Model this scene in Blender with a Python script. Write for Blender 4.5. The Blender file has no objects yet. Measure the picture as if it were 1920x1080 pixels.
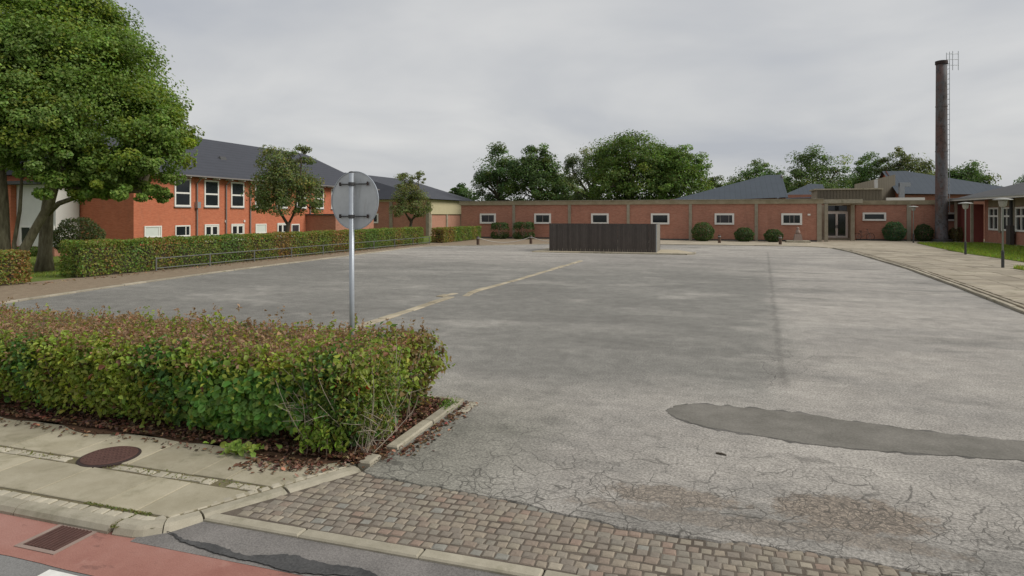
import bpy, math, random
import numpy as np
from math import radians, sin, cos, pi
from mathutils import Vector, Matrix

random.seed(7)
rng = np.random.default_rng(11)
SC = bpy.context.scene
COL = SC.collection

# ------------------------------------------------------------------ camera
# World: +Y runs down the car park, +X to the right along the street, z = 0 is the asphalt.
YAW = radians(17.5)
cam = bpy.data.cameras.new('camera')
cam.sensor_width = 36.0
cam.lens = 22.5
cam.shift_y = -0.0714
cam.clip_start = 0.05
cam.clip_end = 3000
camo = bpy.data.objects.new('camera', cam)
camo.location = (0, 0, 2.4)
camo.rotation_euler = (radians(90), 0, YAW)
COL.objects.link(camo)
SC.camera = camo

# ------------------------------------------------------------------ sky, sun, exposure
SUN_EL, SUN_DIR = radians(42), Vector((0.93, 0.0, 0.0))
SUN_AZ = radians(84)            # clockwise from +Y: from the right of the lot
w = bpy.data.worlds.new('World')
SC.world = w
w.use_nodes = True
nt = w.node_tree
nt.nodes.clear()
def wn(t, **k):
    n = nt.nodes.new(t)
    for a, b in k.items():
        setattr(n, a, b)
    return n
wout = wn('ShaderNodeOutputWorld')
bg = wn('ShaderNodeBackground')
bg.inputs['Strength'].default_value = 0.1
sky = wn('ShaderNodeTexSky', sky_type='NISHITA', sun_disc=False, sun_elevation=SUN_EL, sun_rotation=SUN_AZ)
sky.air_density = 1.0
sky.dust_density = 3.0
tc = wn('ShaderNodeTexCoord')
sep = wn('ShaderNodeSeparateXYZ')
nt.links.new(tc.outputs['Generated'], sep.inputs[0])
def wmath(op, a, b=None, clamp=False):
    n = wn('ShaderNodeMath', operation=op, use_clamp=clamp)
    for i, s in enumerate((a, b)):
        if s is None: continue
        if isinstance(s, (int, float)): n.inputs[i].default_value = s
        else: nt.links.new(s, n.inputs[i])
    return n.outputs[0]
zc = wmath('ADD', wmath('MAXIMUM', sep.outputs['Z'], 0.0), 0.22)
cx_ = wmath('DIVIDE', sep.outputs['X'], zc)
cy_ = wmath('DIVIDE', sep.outputs['Y'], zc)
cmb = wn('ShaderNodeCombineXYZ')
nt.links.new(cx_, cmb.inputs[0]); nt.links.new(cy_, cmb.inputs[1])
cmb.inputs[2].default_value = 3.1
n1 = wn('ShaderNodeTexNoise'); n1.inputs['Scale'].default_value = 0.85; n1.inputs['Detail'].default_value = 5; n1.inputs['Roughness'].default_value = 0.5
n1.inputs['Distortion'].default_value = 0.35
nt.links.new(cmb.outputs[0], n1.inputs['Vector'])
cr = wn('ShaderNodeValToRGB')
e = cr.color_ramp.elements
e[0].position = 0.33; e[0].color = (3.55, 3.7, 4.0, 1)
e[1].position = 0.66; e[1].color = (5.25, 5.25, 5.2, 1)
m_ = e.new(0.5); m_.color = (4.35, 4.42, 4.52, 1)
nt.links.new(n1.outputs['Fac'], cr.inputs[0])
mixw = wn('ShaderNodeMix', data_type='RGBA')
mixw.inputs['Factor'].default_value = 0.94          # almost closed cloud cover
nt.links.new(sky.outputs[0], mixw.inputs[6]); nt.links.new(cr.outputs[0], mixw.inputs[7])
nt.links.new(mixw.outputs[2], bg.inputs['Color'])
nt.links.new(bg.outputs[0], wout.inputs[0])

sun = bpy.data.lights.new('sun', 'SUN')
sun.energy = 2.0
sun.angle = radians(28)
sun.color = (1.0, 0.965, 0.91)
suno = bpy.data.objects.new('sun', sun)
sd = Vector((sin(SUN_AZ) * cos(SUN_EL), cos(SUN_AZ) * cos(SUN_EL), sin(SUN_EL)))
suno.rotation_euler = sd.to_track_quat('Z', 'Y').to_euler()
suno.location = (20, 0, 40)
COL.objects.link(suno)

SC.view_settings.view_transform = 'Standard'
SC.view_settings.look = 'None'
SC.view_settings.exposure = 0.4
SC.view_settings.gamma = 1.0
SC.view_settings.use_curve_mapping = False

SC.cycles.max_bounces = 6
SC.cycles.diffuse_bounces = 3
SC.cycles.transmission_bounces = 3
SC.cycles.glossy_bounces = 2

# ------------------------------------------------------------------ node helpers
class N:
    def __init__(s, name, rough=0.8, spec=0.3):
        s.m = bpy.data.materials.new(name); s.m.use_nodes = True
        s.t = s.m.node_tree
        s.b = s.t.nodes['Principled BSDF']
        s.b.inputs['Roughness'].default_value = rough
        s.b.inputs['Specular IOR Level'].default_value = spec
        s.pos = s.n('ShaderNodeNewGeometry').outputs['Position']
        s.sx = s.n('ShaderNodeSeparateXYZ'); s.l(s.pos, s.sx.inputs[0])
        s.x, s.y, s.z = s.sx.outputs
    def n(s, t, **k):
        q = s.t.nodes.new(t)
        for a, b in k.items(): setattr(q, a, b)
        return q
    def l(s, a, b): s.t.links.new(a, b)
    def put(s, v, sock):
        if isinstance(v, (int, float)): sock.default_value = v
        elif isinstance(v, tuple): sock.default_value = v if len(v) == 4 or sock.type == 'VECTOR' else (*v, 1)
        else: s.l(v, sock)
    def math(s, op, a, b=0.0, clamp=False):
        q = s.n('ShaderNodeMath', operation=op, use_clamp=clamp)
        s.put(a, q.inputs[0]); s.put(b, q.inputs[1]); return q.outputs[0]
    def vec(s, x, y, z):
        q = s.n('ShaderNodeCombineXYZ')
        for v, i in zip((x, y, z), q.inputs): s.put(v, i)
        return q.outputs[0]
    def vmath(s, op, a, b):
        q = s.n('ShaderNodeVectorMath', operation=op); s.put(a, q.inputs[0]); s.put(b, q.inputs[1]); return q.outputs[0]
    def noise(s, scale, detail=3, rough=0.55, v=None, dist=0.0, col=False):
        q = s.n('ShaderNodeTexNoise'); q.inputs['Scale'].default_value = scale
        q.inputs['Detail'].default_value = detail; q.inputs['Roughness'].default_value = rough; q.inputs['Distortion'].default_value = dist
        s.l(v if v is not None else s.pos, q.inputs['Vector'])
        return q.outputs['Color' if col else 'Fac']
    def voro(s, scale, v=None, feat='DISTANCE_TO_EDGE', out='Distance'):
        q = s.n('ShaderNodeTexVoronoi', feature=feat); q.inputs['Scale'].default_value = scale
        s.l(v if v is not None else s.pos, q.inputs['Vector']); return q.outputs[out]
    def rng(s, v, a, b, c=0.0, d=1.0):
        q = s.n('ShaderNodeMapRange', interpolation_type='SMOOTHSTEP')
        s.put(v, q.inputs[0])
        for i, k in enumerate((a, b, c, d)): s.put(k, q.inputs[i + 1])
        return q.outputs[0]
    def ramp(s, f, stops, interp='LINEAR'):
        q = s.n('ShaderNodeValToRGB'); s.put(f, q.inputs[0]); cr = q.color_ramp; cr.interpolation = interp
        while len(cr.elements) < len(stops): cr.elements.new(0.5)
        for e, (p, c) in zip(cr.elements, stops):
            e.position = p; e.color = (*c, 1)
        return q.outputs[0]
    def mix(s, f, a, b, blend='MIX'):
        q = s.n('ShaderNodeMix', data_type='RGBA', blend_type=blend)
        s.put(f, q.inputs[0]); s.put(a, q.inputs[6]); s.put(b, q.inputs[7]); return q.outputs[2]
    def col(s, c): s.put(c, s.b.inputs['Base Color']); return s
    def rough(s, v): s.put(v, s.b.inputs['Roughness']); return s
    def bump(s, h, strength=0.3, dist=0.01):
        q = s.n('ShaderNodeBump'); q.inputs['Strength'].default_value = strength; q.inputs['Distance'].default_value = dist
        s.l(h, q.inputs['Height']); s.l(q.outputs[0], s.b.inputs['Normal']); return s
    def rand(s):
        o = s.n('ShaderNodeObjectInfo').outputs['Random']
        g = s.n('ShaderNodeNewGeometry').outputs['Random Per Island']
        return s.math('FRACT', s.math('ADD', o, g))

MAT = {}
def speck(n, c, amt=0.25, scale=60):
    f = n.noise(scale, 4, 0.7)
    g = n.math('ADD', n.math('MULTIPLY', f, amt * 2), 1 - amt)
    return n.mix(1.0, c, n.vec(g, g, g), 'MULTIPLY')

def plain(name, c, rough=0.7, var=0.12, scale=8, metal=0.0, spec=0.3, obj=0.0):
    n = N(name, rough, spec)
    f = n.noise(scale, 5, 0.65)
    g = n.math('ADD', n.math('MULTIPLY', f, var * 2), 1 - var)
    if obj:
        g = n.math('MULTIPLY', g, n.math('ADD', n.math('MULTIPLY', n.rand(), obj * 2), 1 - obj))
    n.col(n.mix(1.0, c, n.vec(g, g, g), 'MULTIPLY'))
    n.b.inputs['Metallic'].default_value = metal
    MAT[name] = n.m
    return n

# --- asphalt of the car park
def make_asphalt(near_part):
    n = N('asphalt' if near_part else 'asphalt_far', 0.88, 0.25)
    st = n.vec(n.math('MULTIPLY', n.x, 0.45), n.y, 0.0)
    big = n.noise(0.16, 4, 0.6, st, 0.6)
    med = n.noise(0.7, 5, 0.65, n.vec(n.math('MULTIPLY', n.x, 0.4), n.y, 4.0), 0.4)
    fac = n.math('ADD', n.math('MULTIPLY', big, 0.6), n.math('MULTIPLY', med, 0.4))
    light = n.ramp(fac, [(0.34, (0.21, 0.20, 0.185)), (0.46, (0.27, 0.257, 0.238)), (0.54, (0.315, 0.297, 0.272)), (0.66, (0.40, 0.378, 0.348))])
    dark = n.ramp(fac, [(0.34, (0.15, 0.146, 0.134)), (0.52, (0.195, 0.19, 0.175)), (0.66, (0.265, 0.256, 0.235))])
    # older, darker asphalt left of the lengthwise joint
    jx = n.math('ADD', n.math('MULTIPLY', n.y, 0.069), 0.26)
    off = n.math('SUBTRACT', n.x, jx)
    wob = n.math('MULTIPLY', n.math('SUBTRACT', n.noise(0.3, 4, 0.6), 0.5), 5.0)
    mleft = n.rng(n.math('ADD', off, n.math('MULTIPLY', wob, 0.5)), 0.5, -0.4)
    mid = n.math('MULTIPLY', n.rng(n.math('ADD', n.y, n.math('MULTIPLY', wob, 1.0)), 7.6, 10.0), n.rng(n.math('ADD', n.y, n.math('MULTIPLY', wob, 2.0)), 36.0, 24.0))
    msk = n.math('MULTIPLY', mleft, mid)
    c = n.mix(msk, light, dark)
    # damp dark streaks on the right side
    s2 = n.noise(0.55, 5, 0.6, n.vec(n.math('MULTIPLY', n.x, 0.5), n.math('MULTIPLY', n.y, 1.6), 9.0), 0.5)
    st2 = n.math('MULTIPLY', n.rng(s2, 0.53, 0.66), 0.55)
    c = n.mix(st2, c, (0.155, 0.15, 0.138))
    # pale dust patches
    s3 = n.noise(0.33, 4, 0.6, n.vec(n.x, n.math('MULTIPLY', n.y, 1.3), 21.0))
    c = n.mix(n.math('MULTIPLY', n.rng(s3, 0.55, 0.68), 0.32), c, (0.42, 0.40, 0.365))
    # greenish worn tone by the planting bed
    gm = n.math('MULTIPLY', n.rng(n.math('ADD', n.x, n.math('MULTIPLY', wob, 0.4)), -1.2, -2.6), n.rng(n.y, 9.5, 6.2))
    c = n.mix(n.math('MULTIPLY', gm, 0.6), c, (0.165, 0.165, 0.135))
    # aggregate
    ag = n.noise(120, 2, 0.8)
    ag2 = n.noise(40, 3, 0.7)
    g = n.math('ADD', n.math('MULTIPLY', ag, 0.9), n.math('ADD', n.math('MULTIPLY', ag2, 2.6), -0.75))
    g = n.math('MAXIMUM', g, 0.45)
    mot = n.noise(3.2, 11, 0.78, n.vec(n.x, n.y, 2.0), 0.3)
    g2 = n.rng(mot, 0.30, 0.72, 0.82, 1.22)
    g = n.math('MULTIPLY', g, g2)
    c = n.mix(1.0, c, n.vec(n.math('MULTIPLY', g, 1.015), g, n.math('MULTIPLY', g, 0.965)), 'MULTIPLY')
    # oil and tyre stains
    oil = n.noise(0.9, 6, 0.7, n.vec(n.math('MULTIPLY', n.x, 0.7), n.y, 31.0), 0.8)
    c = n.mix(n.math('MULTIPLY', n.rng(oil, 0.60, 0.70), 0.35), c, (0.13, 0.122, 0.11))
    # lengthwise joint crack
    jw = n.math('ABSOLUTE', n.math('ADD', off, n.math('MULTIPLY', n.math('SUBTRACT', n.noise(1.6, 4, 0.7), 0.5), 0.3)))
    jr = n.math('MULTIPLY', n.rng(n.y, 9.3, 10.2), n.rng(n.y, 48, 42))
    k4 = n.math('MULTIPLY', n.math('MULTIPLY', n.rng(jw, 0.10, 0.01), jr), n.math('ADD', n.math('MULTIPLY', n.noise(0.8, 2), 0.7), 0.2))
    if near_part:
        # crazed cracks near the entrance
        warp = n.vmath('ADD', n.pos, n.vmath('MULTIPLY', n.noise(2.2, 3, 0.6, col=True), (0.35, 0.35, 0.0)))
        fl = n.vmath('MULTIPLY', warp, (1, 1, 0))
        e1 = n.voro(3.1, fl); e2 = n.voro(7.5, fl); e3 = n.voro(12.0, fl)
        near = n.rng(n.math('ADD', n.y, n.math('MULTIPLY', n.noise(0.6, 2), 2.4)), 9.2, 6.9)
        near2 = n.rng(n.math('ADD', n.y, n.math('MULTIPLY', n.noise(0.9, 3, v=n.vmath('ADD', n.pos, (7, 3, 0))), 2.6)), 8.2, 6.8)
        k1 = n.math('MULTIPLY', n.math('MULTIPLY', n.rng(e1, 0.022, 0.004), near), n.rng(n.noise(1.5, 4, 0.7), 0.33, 0.48))
        k2 = n.math('MULTIPLY', n.math('MULTIPLY', n.rng(e2, 0.050, 0.008), near2), n.rng(n.noise(1.4, 3, v=n.vmath('ADD', n.pos, (3, 1, 0))), 0.40, 0.58))
        # crumbled patches down to the stone base
        def ell(cx, cy, rx, ry):
            dx = n.math('DIVIDE', n.math('SUBTRACT', n.x, cx), rx); dy = n.math('DIVIDE', n.math('SUBTRACT', n.y, cy), ry)
            r = n.math('ADD', n.math('MULTIPLY', dx, dx), n.math('MULTIPLY', dy, dy))
            return n.rng(n.math('ADD', r, n.math('MULTIPLY', n.math('SUBTRACT', n.noise(4, 6, 0.75), 0.5), 4.2)), 1.2, 0.5)
        rg = n.math('MAXIMUM', ell(1.05, 5.72, 0.62, 0.36), n.math('MULTIPLY', ell(-0.35, 5.62, 0.62, 0.2), 0.85))
        rg = n.math('MAXIMUM', rg, n.math('MULTIPLY', ell(0.3, 5.28, 1.5, 0.16), 0.6))
        stone = n.voro(52, None, 'F1', 'Color'); sb = n.n('ShaderNodeSeparateColor'); n.l(stone, sb.inputs[0])
        stc = n.ramp(sb.outputs[0], [(0.0, (0.15, 0.125, 0.10)), (0.5, (0.235, 0.195, 0.155)), (1.0, (0.36, 0.30, 0.235))])
        sed = n.rng(n.voro(52), 0.0, 0.06, 0.55, 1.0)
        stc = n.mix(1.0, stc, n.vec(sed, sed, sed), 'MULTIPLY')
        c = n.mix(n.math('MULTIPLY', rg, 0.9), c, stc)
        k3 = n.math('MULTIPLY', n.rng(e3, 0.06, 0.01), rg)
        e4 = n.voro(1.5, fl)
        k5 = n.math('MULTIPLY', n.math('MULTIPLY', n.rng(e4, 0.012, 0.002), n.rng(n.math('ABSOLUTE', n.math('ADD', off, -0.2)), 0.9, 0.3)), n.math('MULTIPLY', n.rng(n.y, 9.2, 9.8), n.rng(n.y, 13.0, 11.5)))
        k = n.math('MAXIMUM', n.math('MAXIMUM', k1, k2), n.math('MAXIMUM', n.math('MAXIMUM', k3, k5), n.math('MULTIPLY', k4, 0.7)))
    else:
        k = n.math('MULTIPLY', k4, 0.7)
    c = n.mix(n.math('MULTIPLY', k, 0.72), c, (0.06, 0.056, 0.048))
    n.col(c)
    if near_part:
        n.bump(ag, 0.4, 0.01)
    MAT['asphalt' if near_part else 'asphalt_far'] = n.m
make_asphalt(True)
make_asphalt(False)

def asph2(name, c1, c2, agg=0.8, scale=90):
    n = N(name, 0.9, 0.2)
    f = n.noise(1.3, 5, 0.65)
    c = n.mix(n.rng(f, 0.35, 0.65), c1, c2)
    a = n.noise(scale, 2, 0.8); g = n.math('ADD', n.math('MULTIPLY', a, agg), 1 - agg / 2)
    n.col(n.mix(1.0, c, n.vec(g, g, g), 'MULTIPLY')); n.bump(a, 0.5, 0.008)
    MAT[name] = n.m
asph2('road_asphalt', (0.17, 0.165, 0.155), (0.215, 0.21, 0.20), 1.0)
asph2('apron_asphalt', (0.155, 0.145, 0.135), (0.215, 0.20, 0.185), 1.3, 70)
asph2('patch_asphalt', (0.145, 0.136, 0.116), (0.20, 0.187, 0.162), 0.9, 40)
asph2('bitumen_worn', (0.09, 0.085, 0.075), (0.17, 0.16, 0.145), 0.9, 40)
asph2('bitumen', (0.035, 0.036, 0.037), (0.095, 0.093, 0.09), 1.2, 45)

def red_lane():
    n = N('red_lane', 0.85, 0.25)
    c = n.ramp(n.noise(1.2, 5, 0.65), [(0.3, (0.25, 0.105, 0.082)), (0.5, (0.32, 0.155, 0.122)), (0.7, (0.36, 0.195, 0.16))])
    st = n.noise(3.0, 4, 0.7, n.vec(n.x, n.math('MULTIPLY', n.y, 2.0), 3.0))
    c = n.mix(n.math('MULTIPLY', n.rng(st, 0.60, 0.7), 0.6), c, (0.17, 0.085, 0.07))
    c = n.mix(n.math('MULTIPLY', n.rng(n.noise(2.0, 4, 0.7), 0.6, 0.75), 0.5), c, (0.45, 0.27, 0.22))
    a = n.noise(90, 2, 0.8); g = n.math('ADD', n.math('MULTIPLY', a, 0.6), 0.7)
    n.col(n.mix(1.0, c, n.vec(g, g, g), 'MULTIPLY')); n.bump(a, 0.4, 0.006)
    MAT['red_lane'] = n.m
red_lane()

def concrete(name, c1, c2, obj=0.12, moss=0.0, sc=3.0):
    n = N(name, 0.9, 0.2)
    c = n.mix(n.rng(n.noise(sc, 6, 0.65), 0.3, 0.7), c1, c2)
    if moss:
        c = n.mix(n.math('MULTIPLY', n.rng(n.noise(1.7, 5, 0.7, dist=0.5), 0.52, 0.72), moss), c, (0.12, 0.115, 0.06))
    g = n.math('ADD', n.math('MULTIPLY', n.rand(), obj * 2), 1 - obj)
    a = n.noise(110, 2, 0.8)
    g = n.math('MULTIPLY', g, n.math('ADD', n.math('MULTIPLY', a, 0.4), 0.8))
    n.col(n.mix(1.0, c, n.vec(g, g, g), 'MULTIPLY')); n.bump(a, 0.35, 0.005)
    MAT[name] = n.m
concrete('slab', (0.32, 0.285, 0.20), (0.40, 0.36, 0.265), 0.10, 0.55)
concrete('kerb', (0.30, 0.272, 0.205), (0.385, 0.35, 0.27), 0.10, 0.45, 5)
concrete('far_kerb', (0.30, 0.265, 0.20), (0.38, 0.34, 0.265), 0.15, 0.6, 2)
concrete('strip', (0.33, 0.285, 0.20), (0.41, 0.355, 0.26), 0.15, 0.4, 2)
concrete('flag', (0.28, 0.24, 0.18), (0.37, 0.325, 0.25), 0.16, 0.7, 0.6)
concrete('pale_stone', (0.37, 0.335, 0.255), (0.45, 0.41, 0.32), 0.15, 0.3, 6)
concrete('pillar_concrete', (0.27, 0.235, 0.175), (0.34, 0.30, 0.23), 0.06, 0.3, 2)
concrete('band_concrete', (0.25, 0.21, 0.135), (0.34, 0.29, 0.20), 0.06, 0.45, 1.2)

def setts():
    n = N('sett_stone', 0.8, 0.3)
    c = n.ramp(n.rand(), [(0.0, (0.209, 0.179, 0.144)), (0.18, (0.246, 0.214, 0.170)), (0.36, (0.233, 0.185, 0.144)), (0.5, (0.265, 0.223, 0.170)), (0.62, (0.219, 0.195, 0.157)), (0.74, (0.256, 0.223, 0.170)),
                           (0.90, (0.255, 0.188, 0.145)), (0.94, (0.232, 0.222, 0.19)), (0.98, (0.32, 0.28, 0.215))], 'CONSTANT')
    c = speck(n, c, 0.28, 45)
    n.col(speck(n, c, 0.15, 7)); n.bump(n.noise(40, 4, 0.7), 0.5, 0.008)
    MAT['sett_stone'] = n.m
setts()

def joint(name, c1, c2):
    n = N(name, 0.95, 0.1)
    n.col(speck(n, n.mix(n.rng(n.noise(4, 5, 0.7), 0.35, 0.65), c1, c2), 0.35, 60)); n.bump(n.noise(70, 3, 0.8), 0.6, 0.01)
    MAT[name] = n.m
joint('joint_sand', (0.15, 0.125, 0.08), (0.19, 0.17, 0.10))
joint('sett_joint', (0.10, 0.083, 0.066), (0.15, 0.126, 0.10))
joint('soil', (0.075, 0.043, 0.028), (0.11, 0.065, 0.04))
joint('earth_path', (0.215, 0.165, 0.115), (0.27, 0.215, 0.15))
joint('grass_soil', (0.10, 0.14, 0.03), (0.15, 0.18, 0.045))
joint('ground_earth', (0.07, 0.09, 0.03), (0.10, 0.11, 0.045))

def brick(name, c1, c2, mort, patch=0.25):
    n = N(name, 0.88, 0.2)
    v = n.vec(n.math('ADD', n.x, n.y), n.z, 0.0)
    q = n.n('ShaderNodeTexBrick'); n.l(v, q.inputs['Vector'])
    q.inputs['Scale'].default_value = 1.0; q.inputs['Brick Width'].default_value = 0.24; q.inputs['Row Height'].default_value = 0.073
    q.inputs['Mortar Size'].default_value = 0.008; q.inputs['Bias'].default_value = 0.0
    q.inputs['Color1'].default_value = (*c1, 1); q.inputs['Color2'].default_value = (*c2, 1); q.inputs['Mortar'].default_value = (*mort, 1)
    f = n.noise(0.8, 5, 0.65); g = n.math('ADD', n.math('MULTIPLY', f, patch * 2), 1 - patch)
    c = n.mix(1.0, q.outputs['Color'], n.vec(g, g, g), 'MULTIPLY')
    stn = n.noise(1.0, 6, 0.75, n.vec(n.math('MULTIPLY', n.math('ADD', n.x, n.y), 1.6), n.math('MULTIPLY', n.z, 0.35), 5.0))
    c = n.mix(n.math('MULTIPLY', n.rng(stn, 0.5, 0.72), 0.24), c, (0.13, 0.075, 0.055))
    f2 = n.noise(2.5, 4, 0.6, v)
    c = n.mix(n.math('MULTIPLY', n.rng(f2, 0.55, 0.75), 0.25), c, mort)
    n.col(c); n.bump(q.outputs['Fac'], 0.25, -0.01)
    MAT[name] = n.m
brick('brick_orange', (0.47, 0.13, 0.064), (0.56, 0.175, 0.09), (0.42, 0.20, 0.13), 0.12)
brick('brick_brown', (0.36, 0.145, 0.096), (0.455, 0.195, 0.132), (0.38, 0.265, 0.195), 0.18)
brick('brick_salmon', (0.42, 0.20, 0.14), (0.48, 0.24, 0.17), (0.42, 0.26, 0.19), 0.12)

def roof_mat(name, c, alongx, step, amt=0.3):
    n = N(name, 0.7, 0.3)
    a = n.x if alongx == 'x' else n.y if alongx == 'y' else n.z
    s = n.math('FRACT', n.math('DIVIDE', a, step))
    k = n.rng(s, 0.0, 0.12, 1 - amt, 1.0)
    f = n.math('ADD', n.math('MULTIPLY', n.noise(0.7, 5, 0.65), 0.35), 0.82)
    g = n.math('MULTIPLY', k, f)
    n.col(n.mix(1.0, c, n.vec(g, g, g), 'MULTIPLY')); n.bump(k, 0.4, 0.03)
    MAT[name] = n.m
roof_mat('roof_slate', (0.050, 0.053, 0.064), 'z', 0.30, 0.55)
roof_mat('roof_metal', (0.060, 0.073, 0.088), 'x', 0.6, 0.3)
roof_mat('roof_dark', (0.075, 0.075, 0.075), 'z', 0.16, 0.3)
roof_mat('wood_cladding', (0.15, 0.13, 0.095), 'x', 0.3, 0.5)

plain('white_frame', (0.74, 0.72, 0.67), 0.5, 0.06)
plain('white_panel', (0.66, 0.65, 0.61), 0.7, 0.1, 2)
plain('blind', (0.60, 0.63, 0.58), 0.6, 0.1, 3)
plain('cream_panel', (0.50, 0.44, 0.28), 0.85, 0.12, 1.5)
plain('grey_metal', (0.36, 0.38, 0.39), 0.45, 0.15, 12, 0.5)
plain('galvanised', (0.42, 0.45, 0.48), 0.42, 0.14, 20, 0.55)
plain('rail_steel', (0.15, 0.155, 0.145), 0.6, 0.3, 3, 0.2)
plain('dark_metal', (0.07, 0.07, 0.07), 0.6, 0.25, 15, 0.3)
plain('gutter', (0.22, 0.20, 0.19), 0.55, 0.15, 4)
plain('dark_board', (0.078, 0.066, 0.059), 0.75, 0.25, 3, obj=0.22)
plain('side_board', (0.23, 0.212, 0.18), 0.8, 0.2, 3, obj=0.12)
plain('bollard_wood', (0.095, 0.062, 0.045), 0.85, 0.3, 10)
plain('chain_steel', (0.32, 0.30, 0.27), 0.55, 0.2, 20, 0.3)
plain('black_rubber', (0.03, 0.03, 0.03), 0.7, 0.2)
plain('bike_paint', (0.14, 0.11, 0.10), 0.5, 0.2)
plain('stone_grey', (0.28, 0.21, 0.175), 0.9, 0.3, 6)
plain('iron_rust', (0.105, 0.055, 0.045), 0.72, 0.35, 14, 0.2)
plain('iron_dark', (0.045, 0.03, 0.027), 0.8, 0.35, 20, 0.1)
plain('door_red', (0.20, 0.055, 0.045), 0.7, 0.12, 3)
plain('white_paint', (0.70, 0.69, 0.64), 0.8, 0.2, 18)
plain('twig', (0.22, 0.17, 0.125), 0.9, 0.3, 25)
plain('twig_grey', (0.33, 0.28, 0.22), 0.9, 0.25, 25)
plain('bark_dark', (0.085, 0.07, 0.05), 0.95, 0.4, 6)
plain('lamp_glass', (0.36, 0.355, 0.32), 0.3, 0.1)
plain('lamp_post', (0.26, 0.28, 0.26), 0.5, 0.2, 6)
def bark():
    n = N('bark', 0.95, 0.1)
    v = n.vec(n.x, n.y, n.math('MULTIPLY', n.z, 0.25))
    c = n.ramp(n.noise(7, 6, 0.7, v), [(0.3, (0.09, 0.075, 0.05)), (0.55, (0.20, 0.175, 0.115)), (0.75, (0.31, 0.285, 0.20))])
    n.col(c); n.bump(n.noise(9, 5, 0.7, v), 0.8, 0.04); MAT['bark'] = n.m
bark()
def glass(name, c, rough=0.06):
    n = N(name, rough, 0.5); n.col(speck(n, c, 0.5, 1.4)); MAT[name] = n.m
glass('window_glass', (0.018, 0.022, 0.025))
glass('window_glass_warm', (0.045, 0.042, 0.05))
def sign_back():
    n = N('sign_metal', 0.5, 0.35)
    f = n.noise(4, 6, 0.7); dr = n.noise(9, 4, 0.7, n.vec(n.x, n.y, n.math('MULTIPLY', n.z, 0.15)))
    c = n.ramp(f, [(0.3, (0.46, 0.48, 0.49)), (0.6, (0.55, 0.57, 0.575)), (0.8, (0.60, 0.61, 0.61))])
    c = n.mix(n.math('MULTIPLY', n.rng(dr, 0.56, 0.75), 0.4), c, (0.20, 0.19, 0.155))
    n.col(c); n.b.inputs['Metallic'].default_value = 0.1; MAT['sign_metal'] = n.m
sign_back()
def stack_mat():
    n = N('chimney_steel', 0.75, 0.25)
    v = n.vec(n.x, n.y, n.math('MULTIPLY', n.z, 0.4))
    c = n.ramp(n.noise(1.2, 6, 0.7, v, 0.4), [(0.3, (0.075, 0.075, 0.08)), (0.48, (0.125, 0.125, 0.13)), (0.6, (0.10, 0.08, 0.07)), (0.72, (0.165, 0.16, 0.155))])
    r = n.math('MULTIPLY', n.rng(n.noise(0.9, 7, 0.8, v), 0.44, 0.56), n.rng(n.x, 19.75, 19.1))
    c = n.mix(n.math('MULTIPLY', r, 0.6), c, (0.135, 0.062, 0.045))
    c = n.mix(n.math('MULTIPLY', n.rng(n.noise(2.6, 7, 0.8), 0.52, 0.6), 0.75), c, (0.05, 0.04, 0.035))
    n.col(c); MAT['chimney_steel'] = n.m
stack_mat()
def leafmat(name, trans=0.42, rough=0.5):
    n = N(name, rough, 0.25)
    at = n.n('ShaderNodeAttribute', attribute_name='tint'); c = at.outputs['Color']
    n.col(c)
    tr = n.n('ShaderNodeBsdfTranslucent'); n.l(n.mix(1.0, c, (1.25, 1.3, 0.7), 'MULTIPLY'), tr.inputs[0])
    ms = n.n('ShaderNodeMixShader'); ms.inputs[0].default_value = trans
    n.l(n.b.outputs[0], ms.inputs[1]); n.l(tr.outputs[0], ms.inputs[2])
    n.l(ms.outputs[0], n.t.nodes['Material Output'].inputs[0]); MAT[name] = n.m
leafmat('leaf')
leafmat('dry_leaf', 0.1, 0.8)

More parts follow.
